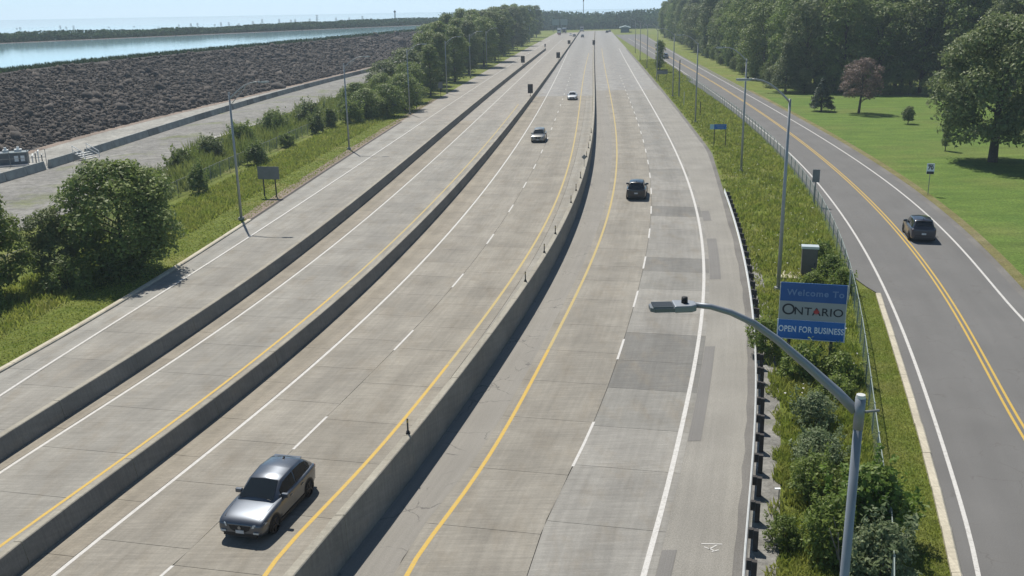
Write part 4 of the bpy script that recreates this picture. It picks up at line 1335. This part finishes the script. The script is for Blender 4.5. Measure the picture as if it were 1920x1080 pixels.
def rhombs(P3, Nn, size, r, asp=.62):
    n = len(P3)
    Nn = Nn / np.maximum(np.linalg.norm(Nn, axis=1)[:, None], 1e-6)
    a = np.cross(Nn, r.normal(size=(n, 3)))
    a /= np.maximum(np.linalg.norm(a, axis=1)[:, None], 1e-6)
    b = np.cross(Nn, a)
    s = size * r.uniform(.6, 1.35, n)
    a, b = a * s[:, None], b * (s * asp)[:, None]
    k = r.uniform(.15, .4, (n, 1))
    V = np.stack([P3 - a * .6, P3 + b * .5 - a * k * .3, P3 + a * .6, P3 - b * .5 - a * k * .3], 1).reshape(-1, 3)
    F = np.arange(n * 4).reshape(-1, 4)
    return V, F

def crown(seed, Rx, z0, z1, nl, nleaf, leaf, shape='round', lobe=(.24, .4)):
    r = np.random.default_rng(seed)
    cs, rs = [], []
    Hh = z1 - z0
    for i in range(nl):
        t = (i + r.random()) / nl
        if shape == 'round':
            pr = math.sqrt(max(.04, 1 - ((t - .42) / .62) ** 2))
        elif shape == 'tall':
            pr = math.sqrt(max(.05, 1 - ((t - .45) / .6) ** 2)) * (.85 + .15 * math.sin(t * 9 + seed))
        elif shape == 'cone':
            pr = max(.06, (1 - t) ** .85)
        elif shape == 'dome':
            pr = math.sqrt(max(.05, 1 - t * t * .95))
        an = i * 2.4 + r.uniform(-.5, .5)
        rl = Rx * r.uniform(*lobe) * (1 if shape != 'cone' else .45 + .55 * pr)
        rad = max(0, Rx * pr - rl * .8) * math.sqrt(r.uniform(.35, 1.0))
        cs.append((rad * math.cos(an), rad * math.sin(an), z0 + Hh * t * .92 + .04 * Hh)); rs.append(rl)
    cs, rs = np.array(cs), np.array(rs)
    w_ = rs ** 2 / (rs ** 2).sum()
    idx = r.choice(nl, nleaf, p=w_)
    d = r.normal(size=(nleaf, 3)); d /= np.linalg.norm(d, axis=1)[:, None]
    d[:, 2] = np.where(d[:, 2] < -.35, -d[:, 2], d[:, 2])
    sq = np.array([1, 1, .72 if shape != 'cone' else .42])
    P3 = cs[idx] + d * sq * rs[idx][:, None] * (1 - r.random((nleaf, 1)) ** 2.2 * .55) + r.normal(0, leaf * .4, (nleaf, 3))
    P3[:, 2] = np.maximum(P3[:, 2], z0 * .85 + .03)
    Nn = d + r.normal(0, .55, (nleaf, 3)) + np.array([0, 0, .35])
    return rhombs(P3, Nn, leaf, r), cs

def trunk(cs, z0, z1, r0, seed, lean=0.0):
    r = np.random.default_rng(seed)
    m = MB()
    top = z0 + (z1 - z0) * .7
    pts = [(0, 0, -.1), (lean * .3, 0, top * .25), (lean * .7, .05 * lean, top * .55), (lean, 0, top)]
    m.tube(pts, [r0 * 1.25, r0, r0 * .75, r0 * .2], 8)
    for c in cs[:: max(1, len(cs) // 9)]:
        zz = max(z0 * .6, min(c[2] * .62, top * .85))
        m.tube([(lean * zz / top, 0, zz), (c[0] * .5, c[1] * .5, zz + (c[2] - zz) * .55), tuple(c)], [r0 * .38, r0 * .24, r0 * .06], 5, False)
    return m

TV = {}
def variant(key, seed, Rx, z0, z1, nl, nleaf, leaf, shape, r0, lobe=(.24, .4), lean=0.0):
    (V, F), cs = crown(seed, Rx, z0, z1, nl, nleaf, leaf, shape, lobe)
    me = mk('crown', V, F, M['leaf_a']); mesh = me.data; bpy.data.objects.remove(me)
    tr = trunk(cs, z0, z1, r0, seed, lean).build('trunk', M['bark']); tm = tr.data; bpy.data.objects.remove(tr)
    TV[key] = (mesh, tm)
variant('oak1', 1, 6.4, 1.2, 20, 44, 11000, .46, 'round', .32)
variant('oak2', 2, 5.8, .8, 22, 46, 11000, .46, 'tall', .30)
variant('oak3', 3, 7.0, 1.4, 19, 42, 11000, .48, 'round', .34)
variant('ash', 4, 5.0, 1.0, 21, 40, 10000, .44, 'tall', .26)
variant('scrub1', 5, 3.8, .1, 7.0, 26, 6500, .30, 'round', .14, (.28, .45))
variant('scrub2', 6, 3.5, .1, 8.0, 26, 6500, .30, 'tall', .14, (.28, .45))
variant('maple', 7, 7.3, 1.7, 15.0, 70, 30000, .34, 'round', .42, (.2, .32))
variant('spruce', 8, 2.6, .25, 5.4, 60, 7000, .20, 'cone', .14, (.22, .34))
variant('tallspruce', 9, 4.6, .4, 10.0, 70, 9000, .27, 'cone', .2, (.26, .4))
variant('red', 10, 3.9, 2.2, 8.6, 46, 6500, .24, 'round', .19, (.16, .3), .35)
variant('bushy', 11, 4.3, .5, 8.5, 50, 20000, .24, 'round', .16, (.2, .36))
variant('bushy2', 12, 2.8, .6, 6.4, 30, 8000, .22, 'tall', .12, (.24, .4))
variant('poplar', 13, 1.7, .8, 8.5, 26, 3000, .3, 'tall', .12, (.4, .6))

def tree(label, x, y, var, mat='leaf_a', s=1.0, sz=None, rz=None, group=None, name='tree', cat='tree'):
    t = thing(name, label, cat, (x, y, 0), random.uniform(0, 6.28) if rz is None else rz, group)
    sz = s if sz is None else sz
    cr = inst('crown', TV[var][0], t, scale=(s, s, sz))
    cr.material_slots[0].link = 'OBJECT'; cr.material_slots[0].material = M[mat]
    inst('trunk', TV[var][1], t, scale=(s, s, sz))
    return t

# lawn trees
tree('big dark green maple standing alone on the lawn at the right', 54.4, 107, 'maple', 'leaf_b', 1.02, rz=.4)
tree('small round tree with sparse reddish brown leaves on the lawn', 57.5, 158.4, 'red', 'leaf_red', 1.0, rz=0)
tree('small dark spruce between the side road and the brown tree', 52.7, 162.7, 'spruce', 'leaf_d', 1.02, name='spruce_tree')
tree('tall grey green conical spruce at the edge of the wood', 56.8, 199, 'tallspruce', 'leaf_b', 1.05, rz=2.0, name='spruce_tree')
tree('leafy tree cut by the right edge of the picture beside the maple', 55.2, 95.0, 'bushy', 'leaf_b', 1.0)
tree('thin pale sapling on the lawn left of the maple', 53.0, 115.9, 'poplar', 'leaf_b', .38, .45)
# wood along the side road and behind the lawn
k = 0
front = []
y = 214.0
while y < 600:
    front.append((float(X('sr_right', y)) + 10.5 + random.uniform(-1, 2.5), y)); y += 8.5 + y * .012
for i, (x, y) in enumerate(front):
    v = random.choice(['oak1', 'oak2', 'oak3', 'ash', 'oak2'])
    tree(f'{ORD[i]} tree from the spruce in the front row of the wood along the side road', x, y, v, random.choice(['leaf_a', 'leaf_a', 'leaf_b', 'leaf_c']), random.uniform(.82, 1.0), random.uniform(.86, 1.0), group='front row of the roadside wood')
back = [(62, 203), (68.5, 199), (75, 197), (81.5, 192), (86.5, 184), (89, 174), (90, 163), (90, 151), (89, 139), (86, 127), (83, 116)]
for i, (x, y) in enumerate(back):
    mt = {2: 'leaf_c', 4: 'leaf_c', 6: 'leaf_c'}.get(i, random.choice(['leaf_a', 'leaf_b']))
    tree(f'{ORD[i]} tree from the spruce in the wood edge behind the lawn', x, y, random.choice(['oak1', 'oak2', 'oak3']), mt, random.uniform(.88, 1.05), random.uniform(.9, 1.1), group='wood edge behind the lawn')
for i in range(44):
    if i < 22:
        y = 222 + i * 17; x = float(X('sr_right', y)) + 20 + random.uniform(-2, 9)
    else:
        q = (i - 22) / 21.0
        x = 66 + 36 * q + random.uniform(-2, 2); y = 214 - 70 * max(0, q - .25) + random.uniform(-3, 12)
    tree('tall dark tree deeper inside the wood right of the side road', x, y, random.choice(['oak1', 'oak2', 'oak3', 'ash']), random.choice(['leaf_a', 'leaf_a', 'leaf_b', 'leaf_c']), random.uniform(1.0, 1.2), random.uniform(1.05, 1.3), group='trees deep inside the right wood')
# understory at the wood's edge
for i in range(22):
    if i < 12:
        y = 212 + i * 14; x = float(X('sr_right', y)) + 7.5 + random.uniform(0, 2)
    else:
        q = (i - 12) / 9.; x = 60 + 27 * q; y = 197 - 18 * q * q + random.uniform(-1, 1)
    tree(f'{ORD[i]} low shrub counted from the camera side at the foot of the right wood', x, y, random.choice(['scrub1', 'scrub2']), random.choice(['leaf_a', 'leaf_b', 'leaf_a', 'leaf_c']), random.uniform(.5, .8), random.uniform(.4, .7), group='shrubs at the foot of the right wood', name='shrub', cat='shrub')
tree('slim dark columnar tree on the far right verge beside the side road', 41.6, 268, 'poplar', 'leaf_a', 1.05, 1.0)

# left tree row
row = [(-24, 163, 4.8), (-21, 167, 5.2), (-27, 171, 5.2), (-19, 177, 6.2), (-24, 184, 6.0), (-19.5, 192, 7.4), (-25, 199, 7.2), (-16.5, 206, 10.5), (-22, 214, 9), (-15.5, 223, 12.5), (-19, 235, 12.5),
       (-13.5, 247, 13.5), (-18, 259, 14.5), (-11, 275, 14.5), (-15, 290, 15), (-7.5, 307, 15), (-12, 322, 15.5), (-4.5, 340, 16.5), (-9, 360, 17), (-1.5, 382, 17), (-6, 405, 18), (2, 430, 18), (-2, 455, 18.5), (7, 480, 18.5), (3, 512, 19), (12, 545, 19), (9, 580, 19), (18, 615, 19)]
for i, (x, y, h) in enumerate(row):
    if h < 10: v, hh = random.choice((('scrub1', 7.0), ('scrub2', 8.0)))
    else: v, hh = random.choice((('oak2', 22.), ('oak1', 20.), ('ash', 21.)))
    s = h / hh
    tree(f'{ORD[i]} tree from the camera in the dense row left of the highway', x, y, v, random.choice(['leaf_a', 'leaf_b', 'leaf_a']), s * (1.3 if h < 10 else 1.3), s, group='tree row left of the highway')
for i, (x, y, h) in enumerate(row[13:26]):
    tree(f'{ORD[i]} tree from the camera in the hidden second row left of the highway', x - 8, y + 4, random.choice(['oak1', 'oak2', 'oak3']), 'leaf_a', h / 21 * 1.25, h / 21, group='second tree row left of the highway')
for i in range(18):
    y = 168 + i * 15; x = float(X('a_curb', y)) - 6.5 - random.uniform(0, 3)
    tree(f'{ORD[i]} low shrub from the camera at the foot of the left tree row', x, y, random.choice(['scrub1', 'scrub2']), random.choice(['leaf_a', 'leaf_b']), random.uniform(.45, .75), random.uniform(.4, .7), group='shrubs under the left tree row', name='shrub', cat='shrub')

# near left clump
tree('broad dense green tree on the near left verge', -27.6, 66.0, 'bushy', 'leaf_a', 1.1, .9, rz=1.0)
tree('smaller leafy tree at the left picture edge', -33.6, 60.0, 'bushy2', 'leaf_weed', 1.0, 1.0, rz=.3)
tree('leafy tree partly hidden behind the broad left tree', -31.6, 63.5, 'bushy2', 'leaf_b', .8, .75)

# bushes
def bush(label, x, y, r_, h, mat, n, leaf, seed, name='bush', stems=5, stemmat='bark', rz=0):
    t = thing(name, label, 'bush', (x, y, 0), rz)
    (V, F), cs = crown(seed, r_, .06, h, 26, n, leaf, 'dome', (.16, .42))
    rr = np.random.default_rng(seed)
    # ragged shoots that leave the mass
    ns = 16
    for k in range(ns):
        a = rr.uniform(0, 6.283); q0 = rr.uniform(.1, .8) * r_
        q1 = min(q0 + rr.uniform(.1, .5) * r_, r_ * 1.05); zt = h * rr.uniform(.55, 1.35) * (1.15 - .35 * q1 / (1.5 * r_))
        tt = rr.random(n // 60 + 8) ** .8
        P3 = np.stack([np.cos(a) * (q0 + (q1 - q0) * tt), np.sin(a) * (q0 + (q1 - q0) * tt), zt * (.25 + .75 * tt)], -1) + rr.normal(0, leaf * .55, (len(tt), 3))
        V2, F2 = rhombs(P3, rr.normal(0, .6, (len(tt), 3)) + np.array([0, 0, .5]), leaf * 1.05, rr)
        F = np.concatenate([F, F2 + len(V)]); V = np.concatenate([V, V2])
    mk('foliage', V, F, M[mat], t)
    m = MB()
    for c in cs[::max(1, 22 // stems)]:
        m.tube([(c[0] * .15, c[1] * .15, -.05), (c[0] * .5, c[1] * .5, c[2] * .5), tuple(c)], [.03, .022, .008], 5, False)
    m.build('stems', M[stemmat], t)
    return t
BL = [
    ('bright broad leaved bush growing through the near fence', 11.95, 28.8, 1.55, 2.5, 'leaf_bright', 5200, .17),
    ('lanky leafy bush with bare stems left of the near lamp post', 10.3, 27.6, 1.25, 2.0, 'leaf_weed', 2600, .13),
    ('leafy bush against the foot of the near fence', 11.4, 26.2, 1.3, 1.9, 'leaf_sage', 3400, .13),
    ('small fine leaved bush close behind the guard rail', 8.95, 28.4, .75, .95, 'leaf_weed', 2200, .08),
    ('green weedy bush in the verge below the lamp arm', 11.0, 31.6, 1.2, 1.5, 'leaf_weed', 3000, .11),
    ('sage grey bush in the verge left of the fence', 12.0, 34.4, 1.2, 1.15, 'leaf_sage', 3400, .10),
    ('sage grey bush further up the verge', 13.0, 38.0, 1.1, 1.25, 'leaf_sage', 3000, .10),
    ('dark bush in front of the left post of the welcome sign', 13.9, 43.2, 1.1, 1.5, 'leaf_weed', 3400, .12),
    ('dark bush in front of the right post of the welcome sign', 15.5, 42.6, 1.25, 1.35, 'leaf_weed', 3600, .12),
    ('leafy bush to the left of the welcome sign', 13.0, 46.4, 1.0, 1.9, 'leaf_weed', 2600, .12),
    ('low bush below the welcome sign', 14.8, 40.6, 1.0, 1.0, 'leaf_weed', 2400, .11),
    ('round leafy bush right of the brown cabinet', 21.2, 61.0, 1.0, 1.35, 'leaf_c', 2600, .12),
    ('leafy bush tangled in the fence behind the welcome sign', 20.6, 57.2, .95, 1.5, 'leaf_weed', 2400, .12),
    ('low weeds clump in front of the brown cabinet', 19.2, 58.4, 1.0, .9, 'leaf_weed', 2200, .11),
    ('yellow green bush behind the brown cabinet', 22.2, 66.0, 1.0, 1.0, 'leaf_c', 2200, .12),
    ('upright dark bush by the left fence gate', -31.8, 96.6, 1.1, 2.7, 'leaf_a', 2600, .18),
    ('dark bush on the left fence before the tree row', -28.8, 144.4, 1.2, 2.8, 'leaf_a', 2200, .22),
    ('dark upright bush next along the left fence', -27.9, 151.0, 1.1, 2.7, 'leaf_a', 2200, .22),
    ('wide dark bush behind the left sign back', -30.6, 115.0, 1.8, 2.2, 'leaf_a', 3000, .2),
    ('small bush among the left weeds', -30.3, 130.2, 1.3, 1.6, 'leaf_weed', 2000, .2),
    ('bush mass at the gravel path end', -36.5, 96.0, 2.4, 2.2, 'leaf_weed', 3200, .2),
    ('low bush under the broad left tree', -26.9, 63.6, 1.9, 1.8, 'leaf_a', 3200, .16),
    ('dark undergrowth below the broad left tree', -29.6, 61.6, 2.2, 2.0, 'leaf_a', 3600, .16),
    ('pale undergrowth at the left picture edge', -33.4, 57.2, 2.0, 1.5, 'leaf_weed', 3000, .15),
    ('bushy growth before the left tree row', -25.6, 156.5, 2.2, 3.6, 'leaf_weed', 3200, .24),
    ('round scrub bush among the reeds nearest the gravel path end', -38.6, 112.0, 1.9, 2.2, 'leaf_weed', 2600, .22),
    ('scrub bush among the reeds behind the left lamp post', -38.2, 122.0, 2.0, 2.4, 'leaf_b', 2600, .22),
    ('wide scrub bush in the middle of the reed bed', -37.4, 134.0, 2.3, 2.5, 'leaf_weed', 2800, .24),
    ('darker scrub bush further along the reed bed', -36.0, 148.0, 2.4, 2.8, 'leaf_a', 2800, .26),
    ('last scrub bush of the reed bed before the tree row', -33.5, 162.0, 2.6, 3.0, 'leaf_b', 2800, .28),
]
for i, (lb, x, y, r_, h, mt, n, lf_) in enumerate(BL):
    bush(lb, x, y, r_, h, mt, n, lf_, 100 + i, rz=i * 1.3, stemmat='twig' if i < 3 else 'bark')
t = thing('bare_shrub', 'bare grey branching stems of a dead shrub near the lamp post', 'shrub', (10.35, 26.6, 0))
m = MB()
for i in range(7):
    a = i * .9; m.tube([(0, 0, 0), (.22 * math.cos(a), .22 * math.sin(a), .8), (.5 * math.cos(a + .3), .5 * math.sin(a + .3), 1.6 + .1 * (i % 3))], [.035, .028, .012], 5)
m.build('stems', M['twig'], t)

# conical topiary bush on the lawn
t = thing('bush', 'small dense rounded bush alone on the lawn', 'bush', (59.4, 143, 0))
(V, F), cs = crown(77, 1.05, .35, 2.35, 20, 1800, .2, 'round', (.35, .5)); mk('foliage', V, F, M['leaf_b'], t)
MB().tube([(0, 0, -.05), (0, 0, .9)], .07, 6).build('stem', M['bark'], t)

# grasses
def scatter_strip(n, fl, fr, a, b, seed, pw=1.0, z=-.03):
    r = np.random.default_rng(seed)
    y = a * (b / a) ** (r.random(n) ** pw)
    u = r.random(n)
    x = fl(y) * (1 - u) + fr(y) * u
    return np.stack([x, y, np.full(n, z)], -1), r
verge_l = lambda y: rail_or_edge(y) + .45 + .35 * np.sin(np.asarray(y) * 2.3) * np.sin(np.asarray(y) * .71 + 1) + .55 * np.clip((48 - np.asarray(y)) / 10, 0, 1)
verge_r = lambda y: np.where(y < 57, X('curb_r', np.minimum(y, 57)) - 1.6, sr_l(y) - .3)
P3, r = scatter_strip(95000, verge_l, lambda y: np.where(y < 235, X('fence_r', y) - .05, X('sr_mid', y) - 4.4), 20, 330, 11)
keep = (np.sin(P3[:, 0] * 1.9 + np.sin(P3[:, 1] * .8) * 2) + np.sin(P3[:, 1] * .63 + P3[:, 0]) + r.normal(0, .8, len(P3))) > -1.1
P3 = P3[keep]
hgt = .20 + .16 * (np.sin(P3[:, 0] * .9 + P3[:, 1] * .35) + 1) / 2 + .1 * np.clip((P3[:, 0] - rail_or_edge(P3[:, 1])) / 4, 0, 1)
tag(grass_blades('tall_grass', P3, hgt, .035 + P3[:, 1] * .0007, M['blade'], 1, .4), 'tall unmown grass filling the right verge', 'grass', kind='stuff')
P3, r = scatter_strip(22000, lambda y: X('fence_r', y) + .1, lambda y: X('curb_r', np.minimum(y, 57)) - .2, 20, 58, 12)
tag(grass_blades('kerb_grass', P3, np.full(len(P3), .09), .03, M['blade'], 2, .5), 'short grass between the fence and the side road kerb', 'grass', kind='stuff')
P3, r = scatter_strip(42000, lambda y: X('a_curb', y) - 9.5, lambda y: X('a_curb', y) - .25, 44, 200, 13)
off = X('a_curb', P3[:, 1]) - P3[:, 0]
hg = np.where(off < 3.4, .08, .36)
tag(grass_blades('verge_blades', P3, hg, .05 + P3[:, 1] * .0007, M['blade'], 3, .4), 'grass of the left verge, mown beside the road and tall behind', 'grass', kind='stuff')
# reed bed behind the left fence
P3, r = scatter_strip(15000, lambda y: np.interp(y, [92, 104, 112, 125, 140, 160, 190, 230], [-41, -41, -39.5, -42.2, -42, -40, -37.6, -34.5]), lambda y: X('fence_l', y) - .4, 92, 230, 14)
tag(grass_blades('reed_bed', P3, 1.25 + .55 * np.sin(P3[:, 0] * .9 + P3[:, 1] * .31) + .35 * np.sin(P3[:, 1] * .83), .12, M['reed'], 4, .28), 'tall green reeds between the gravel path and the left fence', 'reeds', kind='stuff')
P3, r = scatter_strip(9000, lambda y: X('a_curb', y) - 8.4, lambda y: X('a_curb', y) - 3.6, 62, 165, 15)
tag(grass_blades('tall_weeds', P3, np.full(len(P3), .5), .08, M['blade'], 5, .4), 'tall weeds between the left fence and the mown verge', 'weeds', kind='stuff')
# white wild flowers in the right verge
P3, r = scatter_strip(170, lambda y: rail_or_edge(y) + 1.2, lambda y: X('fence_r', y) - .2, 40, 150, 16)
P3[:, 2] = r.uniform(.35, .55, len(P3))
V, F = rhombs(P3, np.tile([0, -.3, 1.0], (len(P3), 1)) + r.normal(0, .2, (len(P3), 3)), .085, r, 1.0)
tag(mk('wild_flowers', V, F, M['white']), 'small white wild flower heads scattered in the right verge', 'flowers', kind='stuff')

# ------------------------------------------------------------------ far distance
M['leaf_far'] = mat_leaf('distant_leaves', (.05, .098, .04), (.078, .14, .055), .25, .1, .05, .95)
def mass(name, label, fx, fy, n, h, depth, leaf, seed, z=0.0, h0=1.0):
    """a belt of distant wood along a path"""
    r = np.random.default_rng(seed)
    q = r.random(n)
    x = np.interp(q, np.linspace(0, 1, len(fx)), fx); y = np.interp(q, np.linspace(0, 1, len(fy)), fy)
    L = np.hypot(np.diff(fx), np.diff(fy)).sum()
    dq = r.random(n) * depth
    s = q * L
    hh = h * (h0 + (1 - h0) * q) * (.72 + .16 * np.sin(s / 11.0 + dq * .3) + .12 * np.sin(s / 4.3 + 1.3 + dq * .5) + .1 * np.sin(s / 37.))
    zz = hh * (1 - r.random(n) ** 1.6)
    P3 = np.stack([x + r.normal(0, leaf * .6, n), y + dq, z + zz], -1)
    Nn = r.normal(0, .6, (n, 3)) + np.array([0, -.6, .6])
    V, F = rhombs(P3, Nn, leaf, r, .7)
    return tag(mk(name, V, F, M['leaf_far']), label, 'wood', kind='stuff')
mass('distant_wood', 'distant tree line closing off the end of the highway', [-60, 20, 60, 110, 170, 260], [880, 800, 800, 800, 780, 700], 42000, 15, 60, 1.7, 31)
mass('far_shore_wood', 'hazy low tree line along the far shore of the reservoir', [-260, -205, -150, -115, -60, -10, 20], [392, 400, 505, 580, 680, 750, 790], 70000, 5.4, 26, 1.0, 32, wz, .68)
fsx = np.array([-700, -205, -150, -115, -60, -25]); fsy = np.array([372, 392, 497, 572, 672, 720])
V, F = [], []
for x, y in zip(fsx, fsy):
    V += [(x, y - 1, wz - .3), (x, y + 4, wz + .15), (x + 5, y + 40, wz + .2)]
F = [[i * 3 + k, i * 3 + k + 1, i * 3 + k + 4, i * 3 + k + 3] for i in range(len(fsx) - 1) for k in range(2)]
M['shore'] = mat_gravel('shore_earth', (.12, .095, .085), 1.0)
tag(mk('far_shore', V, F, M['shore']), 'low brown bank along the far shore of the reservoir', 'shore', kind='structure')

# pylons beyond the reservoir (bearing as x/y, height)
PY = PYLONS
for i, (bx, h) in enumerate(PY):
    Y = 900.0
    h += 6
    t = thing('transmission_pylon', f'{ORD[i]} hazy power pylon from the left beyond the reservoir', 'pylon', (bx * Y, Y, 0), group='power pylons on the horizon')
    w0 = .7
    m = MB()
    for sx in (-1, 1):
        for sy in (-1, 1):
            m.tube([(sx * w0, sy * w0, 0), (sx * .4, sy * .4, h)], .09, 4, False)
    for q in np.linspace(.1, .9, 6):
        ww = w0 * (1 - q) + .4 * q
        m.tube([(-ww, -ww, h * q), (ww, -ww, h * (q + .1))], .1, 4, False)
    m.build('tower', M['weathered'], t)
    for q in (.74, .86, .97):
        MB().tube([(-h * .22 * (1.25 - q) - .4, 0, h * q), (h * .22 * (1.25 - q) + .4, 0, h * q)], .08, 4).build('cross_arm', M['weathered'], t)
for lb, bx, h, rr in (('slim dark mast rising behind the reservoir tree line', MASTS[0][0], MASTS[0][1], .8), ('thin tall mast above the end of the highway', MASTS[1][0], MASTS[1][1], .45)):
    t = thing('radio_mast', lb, 'mast', (bx * 920, 920, 4))
    MB().tube([(0, 0, 0), (0, 0, h)], [rr, rr * .6], 6).build('shaft', M['weathered'], t)
    MB().tube([(0, 0, h * .86), (0, 0, h * .95)], rr * 1.3, 8).build('antenna_ring', M['timber'], t)

# overhead sign backs and a long low shed near the end of the highway
for i, x in enumerate((36.0, 42.2)):
    t = thing('overhead_sign', f'{["left", "right"][i]} one of two far green grey sign boards at the highway end', 'sign', (x, 735, 0))
    MB().box((0, 0, 7.2), (5.2, .3, 4.2)).build('panel', mat_plain('far_sign_panel', (.20, .26, .25), .6), t)
    for s in (-1.8, 1.8): MB().box((s, .3, 4.5), (.35, .35, 9)).build('post', M['weathered'], t)
t = thing('long_shed', 'long low building with pale roof at the far right of the highway', 'building', (84, 705, 0), -.12)
MB().box((0, 0, 1.6), (6, 30, 3.2)).build('wall', mat_plain('shed_wall', (.06, .12, .13), .7), t)
MB().prism([(-4, 3.2), (0, 4.3), (4, 3.2)], 1, -15.6, 15.6).build('roof', mat_plain('shed_roof', (.20, .27, .27), .6), t)

# ------------------------------------------------------------------ air
def haze_box():
    m = bpy.data.materials.new('haze_air'); m.use_nodes = True
    t = m.node_tree
    t.nodes.remove(t.nodes['Principled BSDF'])
    v = t.nodes.new('ShaderNodeVolumePrincipled')
    v.inputs['Color'].default_value = (.72, .86, 1.0, 1)
    v.inputs['Density'].default_value = HAZE
    v.inputs['Anisotropy'].default_value = .2
    t.links.new(v.outputs[0], t.nodes['Material Output'].inputs['Volume'])
    o = MB().box((-200, 770, 21.0), (2800, 1700, 44.6)).build('haze', m)
    return tag(o, 'thin bluish summer haze over the whole scene', 'haze', kind='stuff')
haze_box()
